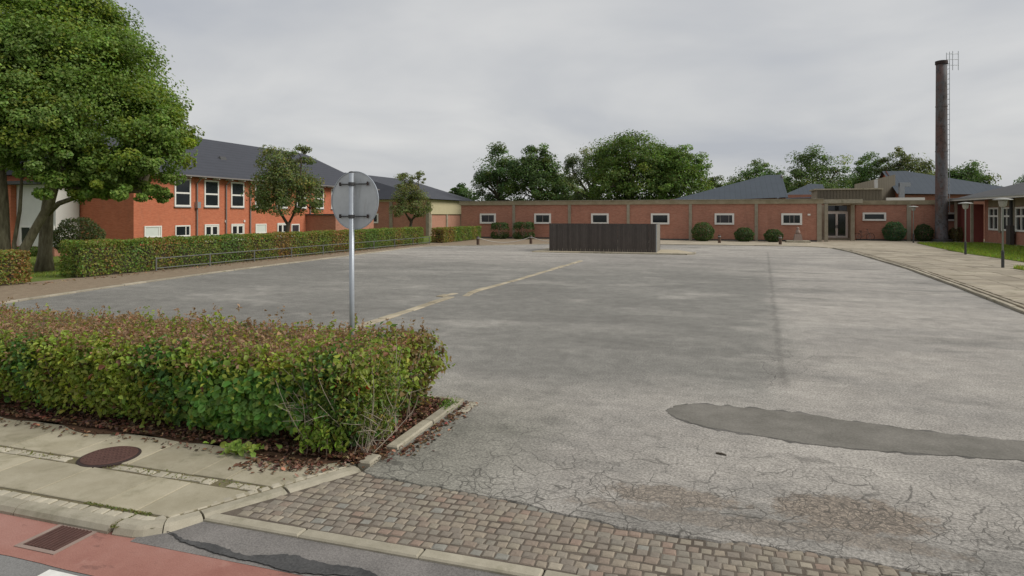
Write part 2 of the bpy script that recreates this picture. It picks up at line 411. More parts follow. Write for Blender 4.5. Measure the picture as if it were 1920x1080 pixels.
# ------------------------------------------------------------------ mesh helpers
class MB:
    def __init__(s): s.v = []; s.f = []
    def add(s, vs, fs):
        o = len(s.v); s.v += [tuple(p) for p in vs]; s.f += [tuple(i + o for i in f) for f in fs]; return s
    def box(s, x0, x1, y0, y1, z0, z1):
        return s.add([(x0,y0,z0),(x1,y0,z0),(x1,y1,z0),(x0,y1,z0),(x0,y0,z1),(x1,y0,z1),(x1,y1,z1),(x0,y1,z1)],
                     [(3,2,1,0),(4,5,6,7),(0,1,5,4),(1,2,6,5),(2,3,7,6),(3,0,4,7)])
    def cbox(s, x0, x1, y0, y1, z0, z1, c=0.01):
        """box whose top edges are chamfered"""
        return s.add([(x0,y0,z0),(x1,y0,z0),(x1,y1,z0),(x0,y1,z0),
                      (x0,y0,z1-c),(x1,y0,z1-c),(x1,y1,z1-c),(x0,y1,z1-c),
                      (x0+c,y0+c,z1),(x1-c,y0+c,z1),(x1-c,y1-c,z1),(x0+c,y1-c,z1)],
                     [(3,2,1,0),(8,9,10,11),(0,1,5,4),(1,2,6,5),(2,3,7,6),(3,0,4,7),(4,5,9,8),(5,6,10,9),(6,7,11,10),(7,4,8,11)])
    def prism(s, poly, z0, z1):
        n = len(poly)
        vs = [(x, y, z0) for x, y in poly] + [(x, y, z1) for x, y in poly]
        return s.add(vs, [tuple(range(n - 1, -1, -1)), tuple(range(n, 2 * n))] + [(i, (i + 1) % n, n + (i + 1) % n, n + i) for i in range(n)])
    def sheet(s, poly, z):
        zz = z if callable(z) else (lambda x, y: z)
        return s.add([(x, y, zz(x, y)) for x, y in poly], [tuple(range(len(poly)))])
    def tube(s, pts, radii, sides=8, cap=True):
        pts = [Vector(p) for p in pts]
        if isinstance(radii, (int, float)): radii = [radii] * len(pts)
        rings = []; up0 = None
        for i, p in enumerate(pts):
            d = (pts[min(i + 1, len(pts) - 1)] - pts[max(i - 1, 0)]).normalized()
            if up0 is None:
                a = Vector((0, 0, 1)) if abs(d.z) < 0.9 else Vector((1, 0, 0))
                up0 = d.cross(a).normalized()
            up0 = (up0 - d * up0.dot(d)).normalized(); b = d.cross(up0)
            rings.append([p + radii[i] * (cos(2 * pi * k / sides) * up0 + sin(2 * pi * k / sides) * b) for k in range(sides)])
        vs = [q for r in rings for q in r]; fs = []
        for i in range(len(pts) - 1):
            for k in range(sides):
                a, b2 = i * sides + k, i * sides + (k + 1) % sides
                fs.append((a, b2, b2 + sides, a + sides))
        if cap:
            fs.append(tuple(range(sides - 1, -1, -1))); fs.append(tuple(range((len(pts) - 1) * sides, len(pts) * sides)))
        return s.add(vs, fs)
    def lathe(s, cx, cy, prof, sides=20):
        vs = []; fs = []
        for r, z in prof:
            for k in range(sides):
                a = 2 * pi * k / sides; vs.append((cx + r * cos(a), cy + r * sin(a), z))
        for i in range(len(prof) - 1):
            for k in range(sides):
                a, b = i * sides + k, i * sides + (k + 1) % sides
                fs.append((a, b, b + sides, a + sides))
        fs.append(tuple(range(sides - 1, -1, -1))); fs.append(tuple(range((len(prof) - 1) * sides, len(prof) * sides)))
        return s.add(vs, fs)
    def mesh(s, name, mat, smooth=False):
        me = bpy.data.meshes.new(name); me.from_pydata(s.v, [], s.f); me.update()
        if mat: me.materials.append(MAT[mat])
        if smooth: me.shade_smooth()
        return me
    def build(s, name, mat, parent=None, smooth=False):
        return link(name, s.mesh(name, mat, smooth), parent)

def link(name, me, parent=None, loc=None, rz=0.0):
    o = bpy.data.objects.new(name, me); COL.objects.link(o)
    if loc is not None: o.location = loc
    if rz: o.rotation_euler = (0, 0, rz)
    if parent is not None:
        o.parent = parent
        o.matrix_parent_inverse = Matrix.Translation(-parent.location)
    return o
def empty(name, loc=(0, 0, 0)):
    o = bpy.data.objects.new(name, None); COL.objects.link(o); o.location = loc; o.empty_display_size = 0.2
    return o
def tag(o, label, cat, group=None):
    o['label'] = label; o['category'] = cat
    if group: o['group'] = group
    return o
def struct(o, label=None, kind='structure', cat=None):
    o['kind'] = kind
    if label: o['label'] = label
    if cat: o['category'] = cat
    return o

FOL = 1.55
def fresh_mesh(name, V, F, cols, mat):
    """V (n,3), F (m,3) triangles, cols (n,3)"""
    me = bpy.data.meshes.new(name)
    me.vertices.add(len(V)); me.vertices.foreach_set('co', V.astype(np.float32).ravel())
    me.loops.add(F.size); me.loops.foreach_set('vertex_index', F.astype(np.int32).ravel())
    me.polygons.add(len(F)); me.polygons.foreach_set('loop_start', np.arange(0, F.size, 3, dtype=np.int32))
    me.polygons.foreach_set('loop_total', np.full(len(F), 3, dtype=np.int32))
    cols = np.clip(cols * FOL, 0, .62)
    at = me.attributes.new('tint', 'FLOAT_COLOR', 'POINT')
    at.data.foreach_set('color', np.concatenate([cols, np.ones((len(cols), 1))], 1).astype(np.float32).ravel())
    me.update(calc_edges=True); me.materials.append(MAT[mat])
    return me

def norm(a): return a / np.maximum(np.linalg.norm(a, axis=1, keepdims=True), 1e-9)
def leaves(P, Nn, size, col, fold=0.18, wid=0.32, oval=False):
    n = len(P)
    Nn = norm(Nn); r = rng.normal(size=(n, 3)); T = norm(r - Nn * (r * Nn).sum(1, keepdims=True)); B = np.cross(Nn, T)
    s = size[:, None]
    if oval:
        pts = [P - T * s * .5, P - T * s * .15 + B * s * wid + Nn * s * fold, P + T * s * .25 + B * s * wid * .8 + Nn * s * fold,
               P + T * s * .55 - Nn * s * .1, P + T * s * .25 - B * s * wid * .8 + Nn * s * fold, P - T * s * .15 - B * s * wid + Nn * s * fold]
        V = np.stack(pts, 1).reshape(-1, 3); b = np.arange(n)[:, None] * 6
        F = np.concatenate([b + np.array([[0, 1, 2]]), b + np.array([[0, 2, 3]]), b + np.array([[0, 3, 4]]), b + np.array([[0, 4, 5]])])
        return V, F, np.repeat(col, 6, 0)
    pts = [P - T * s * .5, P + B * s * wid + Nn * s * fold, P + T * s * .5, P - B * s * wid + Nn * s * fold]
    V = np.stack(pts, 1).reshape(-1, 3); b = np.arange(n)[:, None] * 4
    F = np.concatenate([b + np.array([[0, 1, 2]]), b + np.array([[0, 2, 3]])])
    return V, F, np.repeat(col, 4, 0)
def vary(base, n, hue=0.12, val=0.3):
    c = np.array(base)[None, :] * np.exp(rng.normal(0, val * .5, (n, 1))) * np.exp(rng.normal(0, hue, (n, 3)))
    return np.clip(c, 0.004, 0.8)

# =================================================================== GROUND AND PAVING
ZR = -0.07   # street level
o = struct(MB().sheet([(-1500, -600), (1500, -600), (1500, 1800), (-1500, 1800)], -0.8).build('ground', 'ground_earth'))
struct(MB().sheet([(-80, -25), (60, -25), (60, 3.9), (-80, 3.9)], ZR).build('road', 'road_asphalt'), 'grey asphalt street along the front')
# red cycle lane, upper edge ragged where the drive meets it
def ragged(xs, y, amp, sc=1.0, jit=.4):
    out = []
    for x in xs:
        out.append((x, y + amp * (sin(x * 2.1 * sc) * .5 + sin(x * 5.3 * sc + 1) * .3 + random.uniform(-jit, jit))))
    return out
xs = [i * 0.15 - 80 for i in range(0, 900)]
xs = [x for x in xs if x < 40]
top = [(x, 3.845) for x in (-80, -4.3)] + ragged([x for x in xs if x > -4.2], 3.77, 0.03)
bot = ragged([x for x in xs if -12 < x < 12], 3.315, 0.008)
lane = top + [(40, 3.315)] + bot[::-1] + [(-80, 3.315)]
struct(MB().sheet(lane, ZR + 0.004).build('cycle_lane', 'red_lane'), 'red surfaced cycle lane along the kerb')
wl = ragged([-4.40 + .05 * i for i in range(0, 18)], 3.275, 0.005); wb = ragged([-4.40 + .05 * i for i in range(0, 18)], 3.165, 0.005)
struct(MB().sheet(wb + wl[::-1], ZR + 0.008).build('lane_marking', 'white_paint'), 'worn white dash at the edge of the cycle lane')

# car park
LOT = [(-40, 7.66), (-18.0, 7.66), (-18.2, 11), (-18.34, 12.3), (-19.02, 16.05), (-19.7, 21.5), (-20.12, 29.6), (-20.58, 36.0), (-20.9, 43.0), (-20.6, 44.6), (-19.4, 45.8), (-17.3, 46.9),
       (-13.9, 49.9), (-9, 51.9), (-3.2, 52.8), (2.4, 53.0), (6.0, 52.8), (7.3, 52.0), (8.05, 50.5), (8.3, 46.5), (8.32, 44.5), (8.12, 32.2), (7.6, 24.1), (7.12, 18.4), (6.6, 12.0), (6.3, 4.97)] + [(6.2 - .15 * i, 4.965 + .33 * (1 - min(1, max(0, (6.2 - .15 * i + 3.1) / 2.6))) + .03 * sin((6.2 - .15 * i) * 2.7) + random.uniform(-.022, .022)) for i in range(62)] + [(-3.13, 5.30), (-3.15, 7.66)]
YS = 13.7
cutL = -18.34 + (YS - 12.3) / 3.75 * -.68; cutR = 6.6 + (YS - 12.0) / 6.4 * .52
nearP = [p for p in LOT[1:] if p[1] < YS]; farP = [p for p in LOT[1:] if p[1] >= YS]
i0 = next(i for i, p in enumerate(nearP) if p[0] > 0)
lot = struct(MB().sheet(nearP[:i0] + [(cutL, YS), (cutR, YS)] + nearP[i0:], 0.0).sheet([(cutL, YS)] + farP + [(cutR, YS)], 0.0).build('parking_lot', 'asphalt'), 'cracked grey asphalt car park')
skirt = [p for p in LOT[1:] if p[1] < 5.4]
sk = MB()
for a, b in zip(skirt[:-1], skirt[1:]): sk.add([(a[0], a[1], 0.0), (b[0], b[1], 0.0), (b[0], b[1] - .012, -.03), (a[0], a[1] - .012, -.03)], [(0, 1, 2, 3)])
sk.build('broken_edge', 'asphalt', lot)
lot.data.materials.append(MAT['asphalt_far']); lot.data.polygons[1].material_index = 1
# smoother repair patch
pp = [(-0.58, 8.03), (-0.45, 8.28), (-0.25, 8.43), (0.1, 8.47), (0.5, 8.46), (0.99, 8.43), (1.5, 8.30), (2.06, 8.17), (2.6, 8.10), (3.12, 8.08), (4.2, 8.0), (5.2, 7.9), (5.2, 7.4), (4.2, 7.45), (3.4, 7.5),
      (2.9, 7.47), (2.4, 7.40), (1.85, 7.35), (1.4, 7.30), (1.0, 7.33), (0.61, 7.40), (0.2, 7.5), (-0.22, 7.63), (-0.42, 7.8)]
dens = []
for i, a in enumerate(pp):
    b = pp[(i + 1) % len(pp)]
    for k in range(5):
        t = k / 5; dens.append((a[0] + (b[0] - a[0]) * t + random.uniform(-.02, .02), a[1] + (b[1] - a[1]) * t + random.uniform(-.022, .022)))
pc = (2.0, 7.9)
rim = [(x + random.uniform(-.03, .03), y + (.09 if y > 7.9 else -.07) * random.random() ** 2 + random.uniform(-.01, .01)) for x, y in dens]
struct(MB().sheet(rim, 0.002).build('patch_seam', 'bitumen_worn'), 'worn dark seam around the repair strip')
struct(MB().sheet(dens, 0.004).build('asphalt_patch', 'patch_asphalt'), 'smooth darker repair strip in the asphalt')

# drive apron between the lane and the flush kerb
ap = MB()
xs2 = [-4.2 + .2 * i for i in range(0, 60)]
for a, b in zip(xs2[:-1], xs2[1:]):
    ap.add([(a, 3.74, ZR + .006), (b, 3.74, ZR + .006), (b, 4.13, -0.03), (a, 4.13, -0.03)], [(0, 1, 2, 3)])
struct(ap.build('drive_apron', 'apron_asphalt'), 'coarse grey asphalt between the cycle lane and the setts')
bt = ragged([-4.05 + .025 * i for i in range(240)], 3.87, 0.07, 2, .12); bb = ragged([-4.05 + .025 * i for i in range(240)], 3.755, 0.05, 1.3, .15)
def bz(x, y): return ZR + 0.006 + 0.010 + max(0, (y - 3.74)) / 0.39 * (-0.03 - ZR - .006)
for k in range(len(bt)):
    f = min(1, k / 25); f = f * (0.55 + 0.45 * sin(k * .09) ** 2)
    bb[k] = (bb[k][0], bt[k][1] + (bb[k][1] - bt[k][1]) * f)
bm_ = MB()
for k in range(len(bt) - 1):
    q = [bb[k], bb[k + 1], bt[k + 1], bt[k]]
    bm_.add([(x, y, bz(x, y)) for x, y in q], [(0, 1, 2, 3)])
struct(bm_.build('bitumen_seam', 'bitumen'), 'black bitumen seam along the red lane')

# flush kerb stones of the drive
fk = struct(MB().box(-3.9, 9.0, 4.10, 4.235, -0.2, -0.045).build('flush_kerb', 'sett_joint'), 'row of flush kerb stones at the foot of the setts')
x = -3.86; i = 0
while x < 6:
    L = random.uniform(.82, 1.02) if i != 3 else .34
    MB().cbox(x, x + L - .012, 4.105 + random.uniform(-.004, .004), 4.225, -0.18, -0.006 + random.uniform(-.004, .003), .012).build('kerb_stone', 'kerb', fk)
    x += L; i += 1

# setts: courses along x
sb = struct(MB().sheet([(-3.9, 4.22), (9, 4.22), (9, 5.45), (-3.0, 5.45), (-3.35, 5.2)], -0.016).build('sett_paving', 'sett_joint'), 'band of reddish grey granite setts across the entrance')
def edge_x(y): return -3.83 + (y - 4.26) * (0.65 / 1.2) + .05
def top_y(x): return 5.36 - 0.33 * min(1, max(0, (x + 3.1) / 2.6)) + 0.03 * sin(x * 2.7)
variants = []
for k in range(9):
    b = MB(); L = .5; j = [random.uniform(-.05, .05) for _ in range(16)]
    c = .13
    b.add([(-L,-L,-1),(L,-L,-1),(L,L,-1),(-L,L,-1),
           (-L+j[0],-L+j[1],-.12),(L+j[2],-L+j[3],-.12),(L+j[4],L+j[5],-.12),(-L+j[6],L+j[7],-.12),
           (-L+c+j[8],-L+c+j[9],0.0),(L-c+j[10],-L+c+j[11],0.0),(L-c+j[12],L-c+j[13],0.0),(-L+c+j[14],L-c+j[15],0.0), (j[3], j[7], .05)],
          [(0,1,5,4),(1,2,6,5),(2,3,7,6),(3,0,4,7),(4,5,9,8),(5,6,10,9),(6,7,11,10),(7,4,8,11),(8,9,12),(9,10,12),(10,11,12),(11,8,12)])
    variants.append(b.mesh('sett', 'sett_stone'))
F2 = (-sin(YAW), cos(YAW)); R2 = (cos(YAW), sin(YAW))
cells = []
yrow = 4.278; r = 0
while yrow < 5.5:
    x = -3.9 + random.uniform(0, .1)
    while x < 5.0:
        L = random.uniform(.075, .102)
        xc = x + L / 2; yc = yrow + .012 * sin(x * 3.1 + r) + .006 * sin(x * 11 + 2 * r)
        x += L + .008
        if xc - L / 2 < edge_x(yc) or yc > top_y(xc) - .03: continue
        dd = xc * F2[0] + yc * F2[1]; uu = 512 + 640 * (xc * R2[0] + yc * R2[1]) / dd; vv = 215 + 640 * 2.4 / dd
        cells.append((xc, yc, L, -10 < uu < 1030 and vv < 580, dd))
    yrow += .089; r += 1
cells.sort(key=lambda c: (not c[3], c[4]))
rest = MB()
for k, (xc, yc, L, vis, dd) in enumerate(cells):
    if k < 300:
        o = link('sett', random.choice(variants), sb, (xc, yc, -0.010 + random.uniform(-.004, .003)), 0)
        o.rotation_euler = (random.uniform(-.03, .03), random.uniform(-.03, .03), random.uniform(-.07, .07) + random.choice((0, pi)))
        o.scale = (L, .081 + random.uniform(-.006, .004), .06)
    else:
        me = random.choice(variants); M4 = Matrix.LocRotScale(Vector((xc, yc, random.uniform(-.014, -.006))), None, Vector((L, .081, .06)))
        rest.add([tuple(M4 @ v.co) for v in me.vertices], [tuple(p.vertices) for p in me.polygons])
ro = rest.build('sett_remainder', 'sett_stone', sb); ro['kind'] = 'stuff'

# sidewalk: slabs, sett rows and kerb
sw = struct(MB().sheet([(-60, 3.86), (-4.12, 3.86), (-3.95, 4.12), (-3.2, 5.45), (-60, 5.45)], -0.012).build('sidewalk', 'joint_sand'), 'pale concrete slab pavement beside the hedge')
def end_x(y): return -4.10 + (y - 3.86) * (0.9 / 1.5) - .14
def slab(x0, x1, y0, y1):
    # clip the right side to the slanting end kerb
    g = .006
    a, b = min(x1 - g, end_x(y0)), min(x1 - g, end_x(y1))
    if a - x0 < .05: return
    dz = [random.uniform(-.004, .004) for _ in range(4)]
    vs = [(x0 + g, y0 + g), (a, y0 + g), (b, y1 - g), (x0 + g, y1 - g)]
    c = .006
    ins = [(x0 + g + c, y0 + g + c), (a - c, y0 + g + c), (b - c, y1 - g - c), (x0 + g + c, y1 - g - c)]
    MB().add([(*p, -.06) for p in vs] + [(*p, -.005 + d) for p, d in zip(vs, dz)] + [(*p, d) for p, d in zip(ins, dz)],
             [(0,1,5,4),(1,2,6,5),(2,3,7,6),(3,0,4,7),(4,5,9,8),(5,6,10,9),(6,7,11,10),(7,4,8,11),(8,9,10,11)]).build('slab', 'slab', sw)
for xs_, y0, y1 in (([-4.47, -4.87], 4.03, 4.62), ([-4.22, -4.6, -5.38, -6.18], 4.76, 5.44)):
    b = list(xs_)
    while b[-1] > -11: b.append(b[-1] - (.755 if y0 < 4.3 else .79))
    b = [0] + b
    for hi, lo in zip(b[:-1], b[1:]): slab(lo, hi, y0, y1)
swsett = MB(); 
pale = []
for k in range(4):
    pale.append(variants[k].copy()); pale[-1].materials.clear(); pale[-1].materials.append(MAT['pale_stone'])
def pale_sett(x, y, lx, ly, dz=0.0, rz=0.0):
    o = link('sett', random.choice(pale), sw, (x, y, -.001 + dz + random.uniform(-.003, .002)), 0)
    o.scale = (lx, ly, .05); o.rotation_euler = (random.uniform(-.02, .02), random.uniform(-.02, .02), rz + random.uniform(-.04, .04))
x = -9.5
while x < -4.2:
    L = random.uniform(.085, .12); pale_sett(x + L / 2, 3.955, L, .10); x += L + .014
x = -9.5
while x < -3.75:
    L = random.uniform(.1, .17) if random.random() > .15 else .24
    if random.random() > .25 and x + L < end_x(4.7) and not (-6.05 < x + L / 2 < -5.4): pale_sett(x + L / 2, 4.69, L, .10 + random.uniform(-.02, .01))
    x += L + .02
# row of small setts behind the slanting kerb
for k in range(17):
    t = k / 16; x = -4.19 + t * .85; y = 4.0 + t * 1.42
    pale_sett(x, y, .075, .085, 0, radians(-33))
# kerb stones along the street
kb = struct(MB().box(-60, -4.35, 3.83, 3.87, -.3, -.05).build('kerb', 'joint_sand'), 'pale granite kerb of the pavement')
x = -4.47
while x > -14:
    L = random.uniform(.85, 1.05)
    b = MB(); x0, x1 = x - L + .012, x
    b.add([(x0,3.775,-.25),(x1,3.775,-.25),(x1,3.9,-.25),(x0,3.9,-.25),(x0,3.775,-.045),(x1,3.775,-.045),(x0,3.80,-.012),(x1,3.80,-.012),(x0,3.83,.002),(x1,3.83,.002),(x0,3.9,.004),(x1,3.9,.004)],
          [(0,1,5,4),(4,5,7,6),(6,7,9,8),(8,9,11,10),(10,11,2,3),(1,2,11,9,7,5),(0,4,6,8,10,3)])
    o = b.build('kerb_stone', 'kerb', kb); x -= L
def lane_path(t):   # centre line of the kerb that turns in along the drive
    pts = [(-4.43, 3.85), (-4.22, 3.86), (-4.05, 3.97), (-3.92, 4.15), (-3.70, 4.53), (-3.45, 4.96), (-3.22, 5.36)]
    t *= len(pts) - 1; i = min(int(t), len(pts) - 2); f = t - i
    return Vector((pts[i][0] * (1 - f) + pts[i + 1][0] * f, pts[i][1] * (1 - f) + pts[i + 1][1] * f, 0))
cuts = [0.0, 0.3, 0.5, 0.75, 1.0]
for c0, c1 in zip(cuts[:-1], cuts[1:]):
    b = MB(); prof = []; K = 9
    for k in range(K):
        t = c0 + .004 + (c1 - c0 - .008) * k / (K - 1)
        p = lane_path(t); d = (lane_path(min(1, t + .02)) - lane_path(max(0, t - .02))).normalized(); nn = Vector((d.y, -d.x, 0))
        drop = 1 - min(1, max(0, (t - .25) / .5)) ; lo = -.045 * drop - .012
        for off, z in ((.075, -.25), (.075, lo), (.05, lo * .3), (.02, .004), (-.065, .004), (-.065, -.25)):
            q = p + nn * off; prof.append((q.x, q.y, z))
    fs = []
    for k in range(K - 1):
        for m in range(5): fs.append((k * 6 + m, k * 6 + m + 6, k * 6 + m + 7, k * 6 + m + 1))
    fs.append(tuple(range(6))); fs.append(tuple(range((K - 1) * 6 + 5, (K - 1) * 6 - 1, -1)))
    b.add(prof, fs); b.build('kerb_stone', 'kerb', kb)

# planting bed and its kerb
bed = struct(MB().sheet([(-60, 5.40)] + [(x, 5.40 + .06 * sin(x * 5) + .05 * sin(x * 2.3 + 1) - .1 * max(0, min(1, (x + 4.6) / .5)) * (1 if x < -3.55 else 0)) for x in [-12 + .15 * i for i in range(59)]] + [(-3.2, 5.45), (-3.12, 5.5), (-3.12, 7.66), (-60, 7.66)], 0.006).build('planting_bed', 'soil'), 'dark soil bed under the front hedge')
bk = struct(MB().box(-3.19, -3.07, 5.55, 7.62, -.2, -.02).build('bed_kerb', 'joint_sand'), 'low kerb stones edging the planting bed')
for a, b_, dx in ((5.40, 5.62, -.05), (5.86, 6.72, 0.0), (6.73, 7.66, .01)):
    o = MB().cbox(-3.20 + dx, -3.07 + dx, a, b_, -.2, .045, .015).build('kerb_stone', 'kerb', bk); o.rotation_euler = (0, 0, 0)
MB().cbox(-2.98, -2.86, 7.2, 7.66, -.1, .012, .01).build('kerb_stone', 'kerb', bk)
# back edging of the bed
x = -3.22; 
while x > -14:
    MB().cbox(x - .99, x, 7.62, 7.70, -.2, .03, .008).build('kerb_stone', 'far_kerb', bk); x -= 1.0

# left kerb along the lot
def piecewise(root, pts, wid, h, mat, L=1.0, name='kerb_stone', jit=.01):
    segs = [Vector((*p, 0)) for p in pts]; carry = 0
    tot = [0]
    for a, b in zip(segs[:-1], segs[1:]): tot.append(tot[-1] + (b - a).length)
    def at(s):
        s = min(max(s, 0), tot[-1] - 1e-4)
        for i in range(len(tot) - 1):
            if s <= tot[i + 1]:
                f = (s - tot[i]) / (tot[i + 1] - tot[i]); return segs[i].lerp(segs[i + 1], f)
    s = 0
    me = MB().cbox(-.5, .5, -.5, .5, -1, 0.0, .06).mesh(name, mat)
    while s < tot[-1] - L * .5:
        a, b = at(s), at(s + L); c = (a + b) / 2; d = b - a
        o = link(name, me, root, (c.x + random.uniform(-jit, jit), c.y, h + random.uniform(-jit, jit) * .6), math.atan2(d.y, d.x) + random.uniform(-.006, .006))
        o.scale = (d.length - .015, wid, .2)
        s += L
lk = struct(MB().sheet([(-21.3, 40), (-21.1, 40), (-21.1, 40.1), (-21.3, 40.1)], -.3).build('lot_kerb', 'far_kerb'), 'pale kerb along the left edge of the car park')
piecewise(lk, [(-17.95, 7.8), (-18.15, 11), (-18.34, 12.3), (-19.02, 16.05), (-19.7, 21.5), (-20.12, 29.6), (-20.58, 36.0), (-20.92, 43.0), (-20.6, 44.7), (-19.4, 45.9), (-17.3, 47.0), (-13.9, 50.0), (-9, 52.0), (-3.2, 52.9), (2.4, 53.1), (6.0, 52.9), (7.35, 52.1), (8.1, 50.5)], .16, .05, 'far_kerb')
rk = struct(MB().box(7.2, 7.3, 30, 30.1, -.4, -.3).build('walkway_kerb', 'far_kerb'), 'kerb with a gutter along the right walkway')
pr = [(8.15, 50.4), (8.38, 46.5), (8.42, 44.5), (8.22, 32.2), (7.7, 24.1), (7.22, 18.4), (6.7, 12.0), (6.4, 5)]
piecewise(rk, pr, .14, .07, 'far_kerb')
piecewise(rk, [(x + .27, y) for x, y in pr], .12, .055, 'flag')

# walkways and lawns
wf = struct(MB().sheet([(-23.25, 7.67), (-18.05, 7.67), (-18.25, 11), (-18.4, 12.3), (-19.1, 16.05), (-19.78, 21.5), (-20.2, 29.6), (-20.66, 36.0), (-20.98, 43.0), (-20.66, 44.7), (-19.4, 46.0), (-17.3, 47.1), (-13.9, 50.1), (-9.3, 52.0), (-9.3, 62.6), (-24.5, 62.6), (-24.5, 58), (-22.9, 49), (-23.25, 18)], 0.004).build('earth_walkway', 'earth_path'), 'brown earth walkway between the kerb and the hedge')
fl = struct(MB().sheet([(-9.3, 52.0), (-3.2, 52.9), (2.4, 53.1), (6.0, 52.9), (7.35, 52.1), (8.15, 50.5), (8.35, 46.5), (8.4, 44.5), (8.2, 32.2), (7.7, 24.1), (7.2, 18.4), (6.7, 12.0), (6.3, 4.2), (60, 4.2), (60, 75), (-9.3, 75)], -0.004).build('walkway', 'joint_sand'), 'tan concrete flag walkway by the school')
fm = [MB().cbox(-.5, .5, -.5, .5, -1, 0, .008).mesh('flag', 'flag') for _ in range(1)]
def right_edge(y):
    for (xa, ya), (xb, yb) in zip(pr[:-1], pr[1:]):
        if yb <= y <= ya: return xb + (xa - xb) * (y - yb) / (ya - yb)
    return 8.2
cnt = 0
yy = 14.0
while yy < 50:
    x = right_edge(yy) + .5
    while x < 14.4 and cnt < 295:
        lx = 1.2; ly = 0.9 if yy < 30 else 1.2
        o = link('flag', fm[0], fl, (x + lx / 2, yy + ly / 2, .028 + random.uniform(-.005, .005)), 0); o.scale = (lx - .02, ly - .02, .06); cnt += 1
        x += lx
    yy += 0.9 if yy < 30 else 1.2
struct(MB().box(8.75, 60, 50.0, 66.9, -.02, .022).build('forecourt', 'flag'), 'worn tan paving in front of the entrance')
struct(MB().prism([(-9.28, 52.3), (-3.2, 53.2), (2.4, 53.4), (6.0, 53.2), (7.55, 52.3), (8.4, 50.6), (8.74, 50.6), (8.74, 62.28), (-9.28, 62.28)], -.02, .018).build('wall_path', 'flag'), 'tan path along the long brick wall')

GR = MB()
def lawn_z(x, y): return 0.0 if x > -25 else -0.6 if x < -33 else -0.6 * (-25 - x) / 8
lawnL = MB()
for (x0, x1) in ((-24.3, -23.2), (-25, -24.3), (-27, -25), (-29, -27), (-31, -29), (-33, -31), (-130, -33)):
    lawnL.add([(x0, -5 if x0 < -60 else 7.5, lawn_z(x0, 0)), (x1, 7.5, lawn_z(x1, 0)), (x1, 140, lawn_z(x1, 0)), (x0, 140, lawn_z(x0, 0))], [(0, 1, 2, 3)])
struct(lawnL.build('lawn', 'grass_soil'), 'mown lawn behind the left hedge')
LAWN1 = [(16.2, 61.4), (15.4, 54), (14.75, 46), (14.9, 38.7), (30, 38.7), (30, 60.5), (22.3, 60.5), (21.2, 62.0)]
LAWN2 = [(12.7, 30), (12.6, 33.6), (13.0, 34.3), (30, 34.3), (30, 14), (12.9, 14)]
for L_ in (LAWN1, LAWN2):
    struct(MB().prism(L_, -.05, .045).build('lawn', 'grass_soil'))

# grass blades
def inside(poly, P):
    r = np.zeros(len(P), bool); n = len(poly)
    for i in range(n):
        x1, y1 = poly[i]; x2, y2 = poly[(i + 1) % n]
        c = ((y1 > P[:, 1]) != (y2 > P[:, 1])) & (P[:, 0] < (x2 - x1) * (P[:, 1] - y1) / (y2 - y1 + 1e-12) + x1); r ^= c
    return r
def blades(name, poly, n, h, zf, cols, label):
    p = np.array(poly); lo, hi = p.min(0), p.max(0)
    P = rng.uniform(lo, hi, (n, 2)); P = P[inside(poly, P)]
    n = len(P); z = np.array([zf(a, b) for a, b in P])
    a = rng.uniform(0, 2 * pi, n); d = np.stack([np.cos(a), np.sin(a), np.zeros(n)], 1)
    base = np.concatenate([P, z[:, None]], 1); hh = h * rng.uniform(.5, 1.3, n)[:, None]; w_ = hh * .22
    tip = base + np.array([0, 0, 1]) * hh + np.stack([rng.normal(0, .35, n), rng.normal(0, .35, n), np.zeros(n)], 1) * hh
    V = np.stack([base - d * w_, base + d * w_, tip], 1).reshape(-1, 3); F = np.arange(3 * n).reshape(-1, 3)
    c = vary(cols, n, .12, .35)
    o = link(name, fresh_mesh(name, V, F, np.repeat(c, 3, 0), 'leaf')); o['kind'] = 'stuff'; o['label'] = label; o['category'] = 'grass'
blades('grass', [(14.8, 38.7), (14.75, 46), (15.4, 54), (16.2, 61.4), (21.2, 62), (24, 50), (24, 38.7)], 30000, .13, lambda a, b: .045, (0.15, 0.20, 0.035), 'short green grass in front of the right building')
blades('grass', [(12.7, 28), (12.6, 33.6), (13.0, 34.3), (18, 34.3), (18, 28)], 12000, .12, lambda a, b: .045, (0.17, 0.20, 0.04), 'strip of short grass at the right edge of the view')
blades('grass', [(-24.0, 13), (-24.0, 24), (-40, 42), (-60, 42), (-60, 13)], 60000, .08, lawn_z, (0.13, 0.165, 0.035), 'shaded grass around the big tree')

# lot divider strip: worn kerb stones
st = struct(MB().sheet([(-7.0, 20), (-6.9, 20), (-6.9, 20.1), (-7.0, 20.1)], -.3).build('divider_strip', 'strip'), 'broken tan kerb strip crossing the car park')
piecewise(st, [(-7.25, 8.2), (-7.25, 12.5), (-7.32, 17.4)], .24, .022, 'strip', 0.7, jit=.02)
piecewise(st, [(-7.62, 17.2), (-7.55, 18.3)], .22, .016, 'strip', 0.5, jit=.03)
piecewise(st, [(-6.98, 17.6), (-7.15, 18.6), (-6.85, 24.4), (-6.6, 32.8)], .21, .022, 'strip', 0.7, jit=.025)

